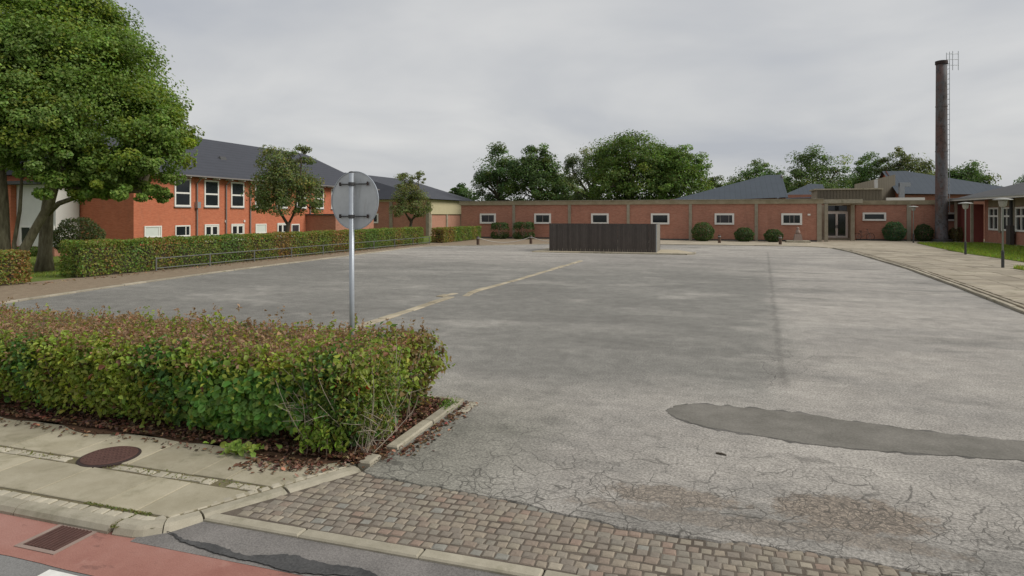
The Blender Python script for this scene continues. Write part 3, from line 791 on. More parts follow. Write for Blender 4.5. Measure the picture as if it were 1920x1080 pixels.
# =================================================================== BUILDINGS
def face(kind, c0):
    """returns f(a, out, z): a along the wall, out = metres proud of it"""
    if kind == '-y': return lambda a, o, z: (a, c0 - o, z)
    if kind == '+x': return lambda a, o, z: (c0 + o, a, z)
    if kind == '-x': return lambda a, o, z: (c0 - o, a, z)
def fbox(mb, f, a0, a1, o0, o1, z0, z1):
    vs = [f(a0,o0,z0), f(a1,o0,z0), f(a1,o0,z1), f(a0,o0,z1), f(a0,o1,z0), f(a1,o1,z0), f(a1,o1,z1), f(a0,o1,z1)]
    return mb.add(vs, [(0,1,2,3),(4,7,6,5),(0,4,5,1),(1,5,6,2),(2,6,7,3),(3,7,4,0)])
def window(root, f, ac, z0, z1, wd, fr=.09, proud=.10, mull=(), trans=(), pane='window_glass', name='window', sill=False):
    a0, a1 = ac - wd / 2, ac + wd / 2
    m = MB()
    fbox(m, f, a0, a0 + fr, -.02, proud, z0, z1); fbox(m, f, a1 - fr, a1, -.02, proud, z0, z1)
    fbox(m, f, a0 + fr, a1 - fr, -.02, proud - .004, z0, z0 + fr); fbox(m, f, a0 + fr, a1 - fr, -.02, proud - .004, z1 - fr, z1)
    xs_ = [a0 + fr] + [a0 + wd * q for q in mull] + [a1 - fr]; zs_ = [z0 + fr] + [z0 + (z1 - z0) * q for q in trans] + [z1 - fr]
    for q in mull: fbox(m, f, a0 + wd * q - fr * .35, a0 + wd * q + fr * .35, -.02, proud - .01, z0 + fr, z1 - fr)
    for q in trans: fbox(m, f, a0 + fr, a1 - fr, -.02, proud - .015, z0 + (z1 - z0) * q - fr * .5, z0 + (z1 - z0) * q + fr * .5)
    o = m.build(name, 'white_frame', root)
    for i in range(len(xs_) - 1):
        for k in range(len(zs_) - 1):
            ia = 0 if i == 0 else fr * .35; ib = 0 if i == len(xs_) - 2 else fr * .35
            ka = 0 if k == 0 else fr * .5; kb_ = 0 if k == len(zs_) - 2 else fr * .5
            fbox(MB(), f, xs_[i] + ia, xs_[i + 1] - ib, -.02, .025, zs_[k] + ka, zs_[k + 1] - kb_).build('pane', pane, o)
    if sill:
        fbox(MB(), f, a0 - .05, a1 + .05, -.02, proud + .07, z0 - .07, z0 - .002).build('sill', 'grey_metal', o)
    return o
def door(root, f, ac, z0, z1, wd, leafs=1, pane='window_glass', panez=.45):
    a0, a1 = ac - wd / 2, ac + wd / 2; fr = .09
    m = MB(); fbox(m, f, a0, a0 + fr, -.02, .09, z0, z1); fbox(m, f, a1 - fr, a1, -.02, .09, z0, z1); fbox(m, f, a0 + fr, a1 - fr, -.02, .086, z1 - fr, z1)
    lw = (wd - 2 * fr) / leafs
    for k in range(leafs):
        b0, b1 = a0 + fr + k * lw, a0 + fr + (k + 1) * lw
        fbox(m, f, b0 + .005, b0 + .10, -.02, .06, z0, z1 - fr - .01); fbox(m, f, b1 - .10, b1 - .005, -.02, .06, z0, z1 - fr - .01)
        fbox(m, f, b0 + .10, b1 - .10, -.02, .056, z0, z0 + max(.12, (z1 - z0) * panez - .001)); fbox(m, f, b0 + .10, b1 - .10, -.02, .056, z1 - fr - .13, z1 - fr - .01)
    o = m.build('door', 'white_frame', root)
    for k in range(leafs):
        b0, b1 = a0 + fr + k * lw, a0 + fr + (k + 1) * lw
        fbox(MB(), f, b0 + .10, b1 - .10, -.02, .02, z0 + max(.12, (z1 - z0) * panez), z1 - fr - .13).build('pane', pane, o)
        hx = b1 - .05 if k == 0 else b0 + .05
        fbox(MB(), f, hx - .02, hx + .02, .06, .12, z0 + .95, z0 + 1.25).build('handle', 'dark_metal', o)
    return o

# --- long single-storey wing at the back of the lot
YB = 62.5
bw = empty('school_wing', (-7, YB, 0))
tag(bw, 'long single-storey red brick wing with square white windows across the back of the lot', 'building')
MB().box(-25.3, 9.1, YB, YB + 9, -.8, 3.4).build('wall', 'brick_brown', bw)
MB().box(-25.45, 9.25, YB - .12, YB + 9.1, 3.4, 3.79).build('parapet', 'band_concrete', bw)
MB().box(-25.5, 9.3, YB - .17, YB + 9.15, 3.79, 3.84).build('coping', 'kerb', bw)
MB().box(-25.3, 9.02, YB - .05, YB, 0.0, .14).build('plinth', 'dark_metal', bw)
fb = face('-y', YB)
for k in range(6):
    x = -25.3 + 5.8 * (k + 1)
    MB().box(x - .14, x + .14, YB - .10, YB + .1, 0, 3.4).build('pillar', 'pillar_concrete', bw)
MB().box(8.75, 9.13, YB - .10, YB + .3, 0, 3.4).build('pillar', 'pillar_concrete', bw)
for k, x in enumerate((-22.3, -16.45, -10.65, -4.88, .93, 6.67)):
    mu = {0: (.55,), 1: (.5,), 4: (.22, .8), 5: (.38, .66)}.get(k, ())
    window(bw, fb, x, 1.50, 2.54, 1.72, .17, .16, mull=(), pane='window_glass_warm' if k in (0, 4) else 'window_glass')
    if mu:
        for q in mu: fbox(MB(), fb, x - .65 + 1.3 * q - .035, x - .65 + 1.3 * q + .035, .026, .05, 1.67, 2.37).build('mullion', 'gutter', bw)
fbox(MB(), fb, 8.0, 8.22, 0, .1, 2.35, 2.5).build('wall_light', 'white_frame', bw)
MB().box(9.1, 12.3, YB + .1, YB + 3.6, 3.38, 3.42).build('porch_ceiling', 'pillar_concrete', bw)
MB().box(9.26, 12.4, YB - .02, YB + 3.7, 3.425, 3.78).build('porch_roof', 'kerb', bw)
MB().box(12.0, 12.32, 65.4, 65.75, 0, 3.37).build('pillar', 'pillar_concrete', bw)
# entrance wall
fe = face('-y', 69.5)
MB().box(9.1, 14.0, 69.5, 70.2, -.8, 3.37).build('entrance_wall', 'pillar_concrete', bw)
MB().box(9.3, 12.9, 68.6, 69.45, -.2, .16).build('doorstep', 'kerb', bw)
d_ = door(bw, fe, 11.5, .17, 2.72, 1.95, 2, panez=.07)
fbox(MB(), fe, 10.6, 12.4, -.02, .03, 2.8, 3.3).build('transom', 'window_glass', bw)

# --- right wing beside the chimney
YR = 67.3
rw = empty('school_side_wing', (17, YR, 0))
tag(rw, 'short red brick wing between the entrance and the tall chimney', 'building')
MB().box(12.8, 22.0, YR, YR + 8, -.8, 3.35).build('wall', 'brick_brown', rw)
MB().box(11.95, 22.0, YR - .12, YR + 8, 3.35, 3.75).build('parapet', 'band_concrete', rw)
fr_ = face('-y', YR)
window(rw, fr_, 14.3, 1.85, 2.62, 1.95, .16, .16)
window(rw, fr_, 20.75, 1.85, 2.62, 1.9, .16, .16)
for x in (17.15, 21.75):
    MB().box(x - .17, x + .17, YR - .10, YR + .1, 0, 3.35).build('pillar', 'pillar_concrete', rw)
MB().box(12.82, 21.9, YR - .05, YR, 0, .14).build('plinth', 'dark_metal', rw)

# --- roof screen of weathered boards above the entrance
rs = empty('roof_screen', (12.8, 71, 3.8)); tag(rs, 'weathered board screen with pale capping on the roof over the entrance', 'roof screen')
MB().box(10.1, 16.0, 72.5, 76, 3.76, 4.95).build('core', 'pillar_concrete', rs)
bmw = MB().cbox(-.5, .5, -.5, .5, -1, 0, .05).mesh('board', 'wood_cladding')
for k in range(20):
    o = link('board', bmw, rs, (10.2 + k * .295 + .15, 72.45, 4.95 + random.uniform(-.02, .02)), 0); o.scale = (.27, .06, 1.15)
MB().box(9.9, 16.2, 72.3, 76.2, 4.955, 5.10).build('capping', 'kerb', rs)
MB().box(16.3, 19.6, 71.5, 71.8, 3.76, 4.1).build('roof_edge', 'white_panel', rs)

# --- sloping metal roofs behind
def wedge(name, label, vs, fs, mat, wall):
    r_ = empty(name, vs[0]); tag(r_, label, 'building', 'classroom blocks with sloping roofs')
    MB().add(vs, fs).build('roof', mat, r_); wall(r_); return r_
# roof rising to the right: hip at left, cut off vertically on the right
def w1(r_):
    MB().add([(8.0, 79, 3.0), (8.0, 90, 3.0), (8.0, 86.0, 7.25), (8.0, 85.2, 7.25)], [(0, 1, 2, 3)]).build('gable', 'brick_orange', r_)
    MB().box(-5, 7.9, 79.3, 90, -.8, 4.3).build('wall', 'brick_brown', r_)
wedge('classroom_block', 'far classroom block with blue-grey metal roof rising to the right', [(-6, 78.5, 3.9), (8.05, 78.5, 4.4), (8.05, 86, 7.4), (6.3, 86, 7.4), (8.05, 93, 4.4), (-6, 93, 3.9)], [(0, 1, 2, 3), (3, 2, 4, 5), (0, 3, 5)], 'roof_metal', w1)
def w2(r_): MB().box(9.8, 14.6, 96.3, 104, -.8, 5.2).build('wall', 'brick_brown', r_)
wedge('classroom_block', 'small far metal roof peeking up left of the roof screen', [(8.2, 96, 4.6), (14.9, 96, 4.8), (14.9, 101, 6.8), (13.2, 101, 6.9), (14.9, 106, 4.8), (8.2, 106, 4.6)], [(0, 1, 2, 3), (3, 2, 4, 5), (0, 3, 5)], 'roof_metal', w2)
def w3(r_):
    MB().add([(21.0, 86, 2.5), (21.0, 99, 2.5), (21.0, 99, 4.9), (21.0, 93.0, 8.0), (21.0, 92.2, 8.0), (21.0, 86, 4.9)], [(0, 1, 2, 3, 4, 5)]).build('gable', 'brick_orange', r_)
    MB().box(21.1, 34, 86.3, 99, -.8, 4.8).build('wall', 'brick_brown', r_)
    MB().add([(15.8, 84, 2.5), (21.0, 88, 2.5), (21.0, 88, 7.3), (15.8, 84, 6.0)], [(0, 1, 2, 3)]).build('clad_wall', 'wood_cladding', r_)
    MB().box(20.0, 20.5, 82, 82.5, 3.5, 6.0).build('duct', 'grey_metal', r_)
    MB().box(20.0, 21.1, 82.05, 82.45, 5.6, 6.05).build('duct', 'grey_metal', r_)
    MB().box(17.9, 18.2, 83.8, 84.2, 4.0, 6.5).build('vent_pipe', 'white_panel', r_)
wedge('classroom_block', 'far classroom block with dark grey roof falling to the right behind the chimney', [(20.6, 85.5, 4.9), (36, 85.5, 4.6), (23.2, 92.6, 8.0), (20.6, 92.6, 8.0), (36, 99.5, 4.6), (20.6, 99.5, 4.9)], [(0, 1, 2, 3), (3, 2, 4, 5), (1, 4, 2)], 'roof_metal', w3)

# --- right building with hipped roof
rb = empty('right_pavilion', (26, 55, 0)); tag(rb, 'low red brick pavilion with dark hipped roof and white windows at the right edge', 'building')
XR = 21.7
MB().box(XR, 34, 40, 63.2, -.8, 3.7).build('wall', 'brick_brown', rb)
fx = face('-x', XR)
for y in (61.2, 58.75, 56.3, 53.8, 51.3):
    window(rb, fx, y, 1.15, 3.0, 1.9, .14, .12, mull=(.5,), trans=(.62,))
fbox(MB(), fx, 50, 62.3, -.01, .05, 3.05, 3.69).build('band', 'band_concrete', rb)
for y in (60.0, 57.55, 55.05): fbox(MB(), fx, y - .15, y + .15, 0, .14, 1.0, 3.6).build('pier', 'pillar_concrete', rb)
fbox(MB(), fx, 57.25, 57.95, .15, .42, .05, 1.6).build('cabinet', 'dark_board', rb)
fbox(MB(), fx, 57.5, 57.72, .15, .30, 1.6, 3.65).build('downpipe', 'dark_metal', rb)
fbox(MB(), fx, 40, 63.2, 0, .12, 0, .16).build('plinth', 'kerb', rb)
# canopy toward the side wing with a dark red door under it
MB().box(20.9, 21.69, 63.4, 67.0, -.8, 3.3).build('link_wall', 'door_red', rb)
for (x, y) in ((20.45, 62.2), (20.45, 65.9)): MB().box(x - .09, x + .09, y - .09, y + .09, 0, 3.6).build('post', 'pillar_concrete', rb)
MB().add([(20.2, 39, 3.72), (36, 39, 3.72), (36, 67.2, 3.72), (20.2, 67.2, 3.72), (28, 47, 6.3), (28, 59.5, 6.3)], [(0, 1, 4), (1, 2, 5, 4), (2, 3, 5), (3, 0, 4, 5), (0, 3, 2, 1)]).build('roof', 'roof_dark', rb)
MB().box(20.08, 20.2, 39, 67.3, 3.62, 3.86).build('fascia', 'white_frame', rb)
MB().box(20.0, 20.08, 39, 67.3, 3.74, 3.86).build('gutter', 'grey_metal', rb)
MB().box(20.2, 36, 67.2, 67.28, 3.62, 3.86).build('fascia', 'white_frame', rb)
MB().lathe(27, 57, [(.18, 5.5), (.18, 6.9), (.26, 6.9), (.26, 7.1), (.05, 7.15)], 10).build('flue', 'dark_metal', rb)

# --- two-storey school on the left
XL = -40.0; ZB = -0.62
lb = empty('two_storey_school', (XL - 5, 52, ZB)); tag(lb, 'two-storey orange brick school with dark slate roof and tall white windows on the left', 'building')
MB().box(-54, XL, 35.9, 69.5, -.8, 5.45).build('wall', 'brick_orange', lb)
MB().add([(XL + .7, 35.2, 5.55), (XL + .7, 70.2, 5.55), (-47, 66, 9.75), (-47, 35.2, 9.75), (-54.7, 35.2, 5.55), (-54.7, 70.2, 5.55),
          (XL + .7, 35.2, 5.47), (XL + .7, 70.2, 5.47), (-54.7, 70.2, 5.47), (-54.7, 35.2, 5.47)],
         [(0, 1, 2, 3), (1, 5, 2), (3, 2, 5, 4), (0, 6, 7, 1), (1, 7, 8, 5), (6, 9, 8, 7), (0, 3, 4, 9, 6)]).build('roof', 'roof_slate', lb)
MB().box(XL + .702, XL + .80, 35.2, 70.2, 5.44, 5.54).build('gutter', 'gutter', lb)
MB().add([(-54, 35.86, 5.45), (XL, 35.86, 5.45), (-47, 35.86, 9.4)], [(0, 1, 2)]).build('gable', 'brick_orange', lb)
fl_ = face('+x', XL)
for k in range(8):
    y = 40.35 + 3.05 * k
    window(lb, fl_, y, 3.06, 5.28, 1.62, .13, .07, trans=(.48,), sill=True)
for k in range(22):
    y = 36 + k * 1.52
    MB().box(XL + .0, XL + .68, y - .05, y + .05, 5.33, 5.465).build('rafter_end', 'white_frame', lb)
window(lb, fl_, 37.55, .70, 1.58, 1.55, .10, .07, mull=(.84,), pane='blind', sill=True)
window(lb, fl_, 40.35, .70, 1.58, 1.5, .10, .07, mull=(.7,), sill=True)
for y in (43.4, 46.45, 52.6): 
    door(lb, fl_, y, ZB, 1.62, 1.6, 2, panez=.62)
window(lb, fl_, 49.5, .70, 1.58, 1.5, .10, .07, pane='blind')
window(lb, fl_, 54.6, .2, 1.5, 1.3, .12, .07, pane='window_glass_warm')
for y in (41.75, 45.0, 48.0, 57.0):
    m = MB(); m.tube([(XL + .12, y, ZB), (XL + .12, y, 4.95), (XL + .6, y, 5.4)], .06, 8); m.build('downpipe', 'gutter', lb)
MB().box(XL + .02, XL + .3, 41.6, 41.95, 2.95, 3.45).build('rain_hopper', 'grey_metal', lb)
fbox(MB(), fl_, 44.9, 45.05, 0, .1, 1.75, 1.95).build('wall_light', 'white_frame', lb)
fbox(MB(), fl_, 47.2, 47.35, 0, .1, 1.75, 1.95).build('wall_light', 'white_frame', lb)
for (y, w_) in ((43, .9), (47.5, .9)):
    MB().add([(-42.6, y, 7.16), (-42.6, y + w_, 7.16), (-43.2, y + w_, 7.56), (-43.2, y, 7.56), (-42.9, y + .1, 7.75), (-42.9, y + w_ - .1, 7.75)], [(0, 1, 5, 4), (1, 2, 5), (2, 3, 4, 5), (3, 0, 4)]).build('roof_vent', 'roof_dark', lb)
# low shed in front
sh = empty('brick_annex', (-38, 60, ZB)); tag(sh, 'low flat-roofed brown brick annex behind the round sign', 'annex')
MB().box(XL + .01, -36.5, 56.4, 64, -.8, 2.35).build('wall', 'brick_brown', sh)
MB().box(XL + .01, -36.35, 56.25, 64.1, 2.352, 2.5).build('roof', 'roof_dark', sh)

# --- white rendered entrance block further left
wb_ = empty('white_block', (-50, 35, ZB)); tag(wb_, 'white rendered porch block with windows seen between the tree trunks', 'building')
MB().box(-49.0, -45.1, 34, 35.8, .1, 4.6).build('wall', 'white_panel', wb_)
MB().box(-70, -49.02, 33.6, 35.8, -.8, 4.6).build('brick_wall', 'brick_orange', wb_)
MB().box(-49.0, -45.15, 33.95, 35.8, -.8, .098).build('plinth', 'brick_brown', wb_)
fw = face('-y', 34)
for x in (-48.0, -45.75): window(wb_, fw, x, .12, 1.62, 1.15, .14, .08, mull=())
MB().box(-70.5, -44.7, 33.2, 35.85, 4.61, 4.85).build('roof', 'roof_dark', wb_)

# --- sports hall far behind
hb = empty('sports_hall', (-50, 90, ZB)); tag(hb, 'far brown brick hall with concrete pillars, cream panel and dark roof', 'building')
YH = 82.9
MB().box(-70, -38.5, YH, 100, -.8, 4.3).build('wall', 'brick_brown', hb)
MB().box(-70.1, -38.4, YH - .1, 100, 4.3, 4.62).build('fascia', 'cream_panel', hb)
MB().box(-38.42, -38.25, YH + .15, 99.9, 2.5, 4.6).build('cream_panel', 'cream_panel', hb)
MB().box(-38.49, -38.44, YH + .2, 99.9, -.8, 2.49).build('salmon_wall', 'brick_salmon', hb)
for k in range(4):
    x = -38.65 - 5.8 * k; MB().box(x - .25, x + .25, YH - .12, YH + .1, -.8, 4.28).build('pillar', 'pillar_concrete', hb)
for k in range(3):
    y = YH + .35 + 5.8 * k; MB().box(-38.43, -38.3, y - .25, y + .25, -.8, 2.48).build('pillar', 'pillar_concrete', hb)
window(hb, face('-y', YH), -47.6, 1.2, 2.6, 2.2, .2, .1)
MB().add([(-70.8, 82.2, 4.65), (-37.6, 82.2, 4.65), (-37.6, 100, 4.65), (-70.8, 118, 4.65), (-54, 86, 8.9), (-54, 107, 8.9)], [(0, 1, 4), (1, 2, 5, 4), (2, 3, 5), (3, 0, 4, 5), (0, 3, 2, 1)]).build('roof', 'roof_slate', hb)

# =================================================================== CHIMNEY
cx, cy = 19.35, 65.9
ch = empty('chimney', (cx, cy, 0)); tag(ch, 'tall rusty grey steel chimney with ladder beside the right wing', 'chimney')
prof = [(.53, 0), (.53, .5), (.50, .52)] + [(.50 - .075 * z / 16, z) for z in (2, 4, 6, 8, 10, 12, 14, 15.8)]
MB().lathe(cx, cy, prof, 24).build('shaft', 'chimney_steel', ch, True)
MB().lathe(cx, cy, [(.425, 15.8), (.49, 15.82), (.49, 16.1), (.41, 16.12)], 24).build('cap', 'iron_dark', ch)
MB().lathe(cx, cy, [(.85, -.1), (.85, .2), (.8, .24)], 20).build('footing', 'dark_metal', ch)
for z in (4, 8, 12): MB().lathe(cx, cy, [(.50 - .075 * z / 16, z), (.525 - .075 * z / 16, z + .01), (.525 - .075 * z / 16, z + .10), (.50 - .075 * z / 16, z + .11)], 24).build('flange', 'chimney_steel', ch)
rx, ry = cos(YAW) , sin(YAW)
lx, ly = cx + rx * .58, cy + ry * .58
for s in (-1, 1): MB().tube([(lx - ry * .2 * s, ly + rx * .2 * s, 2.6), (lx - ry * .2 * s, ly + rx * .2 * s, 16.9)], .025, 6).build('ladder_rail', 'grey_metal', ch)
z = 2.8
while z < 16:
    MB().tube([(lx - ry * .2, ly + rx * .2, z), (lx + ry * .2, ly - rx * .2, z)], .018, 6).build('rung', 'grey_metal', ch)
    if int(z * 10) % 2 == 0: MB().tube([(cx + rx * .40, cy + ry * .40, z), (lx + rx * .10, ly + ry * .10, z)], .02, 5).build('bracket', 'grey_metal', ch)
    z += .45
for z in (15.75, 16.25, 16.75):
    MB().tube([(cx + rx * .5, cy + ry * .5, z), (cx + rx * 1.55, cy + ry * 1.55, z)], .028, 5).build('cage_rail', 'grey_metal', ch)
for s in (1.0, 1.5): MB().tube([(cx + rx * s, cy + ry * s, 15.3), (cx + rx * s, cy + ry * s, 17.0)], .025, 5).build('cage_post', 'grey_metal', ch)

# =================================================================== BIN ENCLOSURE ON ITS ISLAND
isl = struct(MB().prism([(-11.2, 39.75), (-1.6, 39.75), (-1.25, 40.1), (-1.2, 41.6), (-2.4, 44.6), (-11.2, 44.6)], -.02, .05).build('traffic_island', 'strip'), 'low tan island the enclosure stands on')
piecewise(isl, [(-8.0, 39.7), (-1.6, 39.7), (-1.2, 40.1), (-1.15, 41.7)], .16, .085, 'far_kerb', .8)
bx = empty('bin_enclosure', (-6.9, 42, 0)); tag(bx, 'dark brown vertical board enclosure standing on the low island in mid lot', 'enclosure')
X0, X1, Y0, Y1, HB = -10.3, -3.42, 40.8, 43.9, 1.80
mF = MB().cbox(-.5, .5, -.5, .5, -1, 0, .04).mesh('board', 'dark_board'); mS = MB().cbox(-.5, .5, -.5, .5, -1, 0, .04).mesh('board', 'side_board')
nb = 46; bwid = (X1 - X0) / nb
for k in range(nb):
    for yy, dy in ((Y0, -1), (Y1, 1)):
        o = link('board', mF, bx, (X0 + (k + .5) * bwid, yy + dy * (.015 if k % 2 else 0), HB + random.uniform(-.008, .008)), 0); o.scale = (bwid - .010, .025, HB - .045)
nb2 = 20; w2_ = (Y1 - Y0 - .1) / nb2
for k in range(nb2):
    for xx in (X0 + .02, X1 - .02):
        o = link('board', mS if xx > -5 else mF, bx, (xx, Y0 + .05 + (k + .5) * w2_, HB + random.uniform(-.008, .008)), 0); o.scale = (.025, w2_ - .010, HB - .045)
for (xx, yy) in ((X0 + .1, Y0 + .1), (X1 - .1, Y0 + .1), (X0 + .1, Y1 - .1), (X1 - .1, Y1 - .1), (-6.9, Y0 + .1), (-6.9, Y1 - .1)):
    MB().box(xx - .05, xx + .05, yy - .05, yy + .05, .05, HB - .1).build('post', 'dark_board', bx)
for zz in (.4, 1.35):
    MB().box(X0 + .15, X1 - .15, Y0 + .02, Y0 + .05, zz, zz + .1).build('rail', 'dark_board', bx)
    MB().box(X0 + .15, X1 - .15, Y1 - .05, Y1 - .02, zz, zz + .1).build('rail', 'dark_board', bx)
MB().box(X1 - .02, X1 + .035, Y0 - .03, Y0 + .045, .06, HB + .01).build('corner_trim', 'grey_metal', bx)
MB().box(X0 - .02, X1 - .03, Y0 - .035, Y0 + .03, HB + .01, HB + .045).build('top_trim', 'dark_board', bx)

# =================================================================== ROUND SIGN
SX, SY = None, None
d = 7.6; X = (659 - 960) / 1200 * d
SX, SY = X * cos(YAW) - d * sin(YAW), X * sin(YAW) + d * cos(YAW)
sg = empty('road_sign', (SX, SY, 0)); tag(sg, 'back of a round traffic sign on a galvanised pole in the front hedge', 'road sign')
MB().tube([(SX + .012, SY, -.2), (SX, SY, 2.90)], .030, 16).build('pole', 'galvanised', sg, True)
MB().lathe(SX, SY, [(.031, 2.90), (.031, 2.91), (.012, 2.918)], 12).build('pole_cap', 'dark_metal', sg)
ang = radians(25)
rt = Vector((cos(ang) * R2[0] - sin(ang) * F2[0], cos(ang) * R2[1] - sin(ang) * F2[1], 0))      # across the disc
nb_ = Vector((-(sin(ang) * R2[0] + cos(ang) * F2[0]), -(sin(ang) * R2[1] + cos(ang) * F2[1]), 0))  # out of its back
ctr = Vector((SX, SY, 2.572)) - nb_ * .06
def disc(r0, o0, o1, sides=64):
    m = MB(); vs = []
    for o_ in (o0, o1):
        for k in range(sides):
            a = 2 * pi * k / sides; vs.append(tuple(ctr + rt * (r0 * cos(a)) + Vector((0, 0, r0 * sin(a))) + nb_ * o_))
    return m.add(vs, [tuple(range(sides)), tuple(range(2 * sides - 1, sides - 1, -1))] + [(k, (k + 1) % sides, sides + (k + 1) % sides, sides + k) for k in range(sides)])
disc(.345, -.003, .0).build('disc', 'sign_metal', sg)
m = MB(); vs = []; fs = []
for r0, o_ in ((.341, .0005), (.341, .007), (.350, .007), (.350, -.006)):
    for k in range(64):
        a = 2 * pi * k / 64; vs.append(tuple(ctr + rt * (r0 * cos(a)) + Vector((0, 0, r0 * sin(a))) + nb_ * o_))
for q in range(3):
    for k in range(64): fs.append((q * 64 + k, q * 64 + (k + 1) % 64, q * 64 + 64 + (k + 1) % 64, q * 64 + 64 + k))
m.add(vs, fs).build('rim', 'galvanised', sg)
for dz in (.195, -.19):
    c = ctr + Vector((0, 0, dz)); hw = .205
    m = MB()
    pts = [c - rt * hw + nb_ * .004, c - rt * hw + nb_ * .022, c - rt * .06 + nb_ * .022, c - rt * .035 + nb_ * .05, c + rt * .035 + nb_ * .05, c + rt * .06 + nb_ * .022, c + rt * hw + nb_ * .022, c + rt * hw + nb_ * .004]
    m.tube(pts, .008, 6); b_ = m.build('bracket', 'dark_metal', sg)
    for s in (-1, 1):
        MB().tube([c + rt * hw * s + Vector((0, 0, -.02)) + nb_ * .02, c + rt * hw * s + Vector((0, 0, .025)) + nb_ * .02], .012, 8).build('bolt', 'iron_dark', b_)
    MB().lathe(SX, SY, [(.031, c.z - .02), (.038, c.z - .02), (.038, c.z + .02), (.031, c.z + .02)], 14).build('clamp', 'dark_metal', b_)

# =================================================================== LAMPS, BOLLARDS, RAIL, COVERS
def lamp(x, y, label):
    r_ = empty('path_lamp', (x, y, 0)); tag(r_, label, 'lamp post', 'lamp posts along the right walkway')
    MB().lathe(x, y, [(.062, -.1), (.062, .75), (.045, .8)], 12).build('base', 'dark_metal', r_)
    MB().lathe(x, y, [(.038, .8), (.034, 2.7), (.06, 2.75)], 12).build('post', 'lamp_post', r_, True)
    MB().lathe(x, y, [(.08, 2.75), (.13, 2.80), (.17, 2.98), (.17, 3.06)], 16).build('lantern', 'lamp_glass', r_, True)
    MB().lathe(x, y, [(.14, 3.06), (.38, 3.07), (.37, 3.10), (.18, 3.15), (.03, 3.17)], 20).build('lamp_shade', 'lamp_glass', r_, True)
lamp(12.4, 34.1, 'mushroom-topped lamp post nearest the right edge, foot in the grass corner')
lamp(14.4, 44.8, 'mushroom-topped lamp post between the chimney and the nearest lamp')
lamp(16.3, 62.6, 'mushroom-topped lamp post left of the chimney, farthest of the three')

BO = [(-17.8, 47.5), (-14.3, 50.5), (-10.6, 52.6), (.46, 57.1), (5.1, 55.6)]
BL = ['dark wooden bollard with chain, leftmost, near the short hedge', 'dark wooden bollard with chains left of the enclosure', 'wooden bollard hidden behind the enclosure', 'short wooden bollard between two round bushes', 'short wooden bollard left of the stone sculpture']
for (x, y), l in zip(BO, BL):
    b = empty('bollard', (x, y, 0)); tag(b, l, 'bollard', 'wooden bollards along the back of the lot')
    MB().lathe(x, y, [(.12, -.2), (.12, .66), (.09, .72), (.02, .73)], 10).build('post', 'bollard_wood', b)
    MB().lathe(x, y, [(.121, .54), (.126, .54), (.126, .60), (.121, .60)], 10).build('band', 'grey_metal', b)
def chain(a, b, label):
    m = MB(); n = 16; pts = []
    for k in range(n + 1):
        t = k / n; pts.append((a[0] + (b[0] - a[0]) * t, a[1] + (b[1] - a[1]) * t, .60 - .42 * (1 - (2 * t - 1) ** 2)))
    o = m.tube(pts, .028, 6).build('chain', 'chain_steel'); tag(o, label, 'chain', 'chains between the bollards')
chain(BO[0], BO[1], 'sagging chain between the two bollards at the left'); chain(BO[1], BO[2], 'sagging chain running behind the enclosure from the bollard')

rl = empty('rail_fence', (-22.55, 35, 0)); tag(rl, 'low galvanised tube rail in front of the long left hedge', 'rail fence')
for k in range(10):
    y = 21.3 + 3.03 * k; MB().tube([(-22.5, y, -.1), (-22.5, y, .60)], .032, 8).build('post', 'rail_steel', rl)
    if k < 9:
        for z in (.56, .14): MB().tube([(-22.5, y, z), (-22.5, y + 3.03, z)], .021, 8).build('rail', 'rail_steel', rl)

mh = empty('manhole_cover', (-5.72, 4.86, 0)); tag(mh, 'round rusty iron manhole cover in the pavement', 'manhole cover')
MB().lathe(-5.72, 4.86, [(.275, -.05), (.275, .004), (.26, .010), (.25, .010)], 40).build('frame', 'iron_dark', mh)
MB().lathe(-5.72, 4.86, [(.248, -.02), (.248, .014), (.237, .020)], 40).build('lid', 'iron_rust', mh)
m = MB()
for i in range(-5, 6):
    for k in range(-5, 6):
        if (i * i + k * k) * .0025 < .046: m.cbox(-5.72 + i * .05 - .013, -5.72 + i * .05 + .013, 4.86 + k * .05 - .013, 4.86 + k * .05 + .013, .018, .025, .004)
m.build('studs', 'iron_rust', mh)['kind'] = 'stuff'
gt = empty('drain_grate', (-4.77, 3.62, ZR)); tag(gt, 'rectangular iron drain grate in the red cycle lane', 'drain grate')
gx0, gx1, gy0, gy1 = -4.93, -4.60, 3.46, 3.76
MB().sheet([(gx0, gy0), (gx1, gy0), (gx1, gy1), (gx0, gy1)], ZR + .006).build('pit', 'iron_dark', gt)
m = MB()
for a in ((gx0 - .035, gx0, gy0 - .035, gy1 + .035), (gx1, gx1 + .035, gy0 - .035, gy1 + .035), (gx0, gx1, gy0 - .035, gy0), (gx0, gx1, gy1, gy1 + .035)): m.box(*a, ZR - .02, ZR + .010)
m.build('frame', 'stone_grey', gt)
for k in range(9):
    x = gx0 + .02 + k * .036
    MB().box(x, x + .018, gy0 + .002, gy1 - .002, ZR, ZR + .016).build('bar', 'iron_rust', gt)

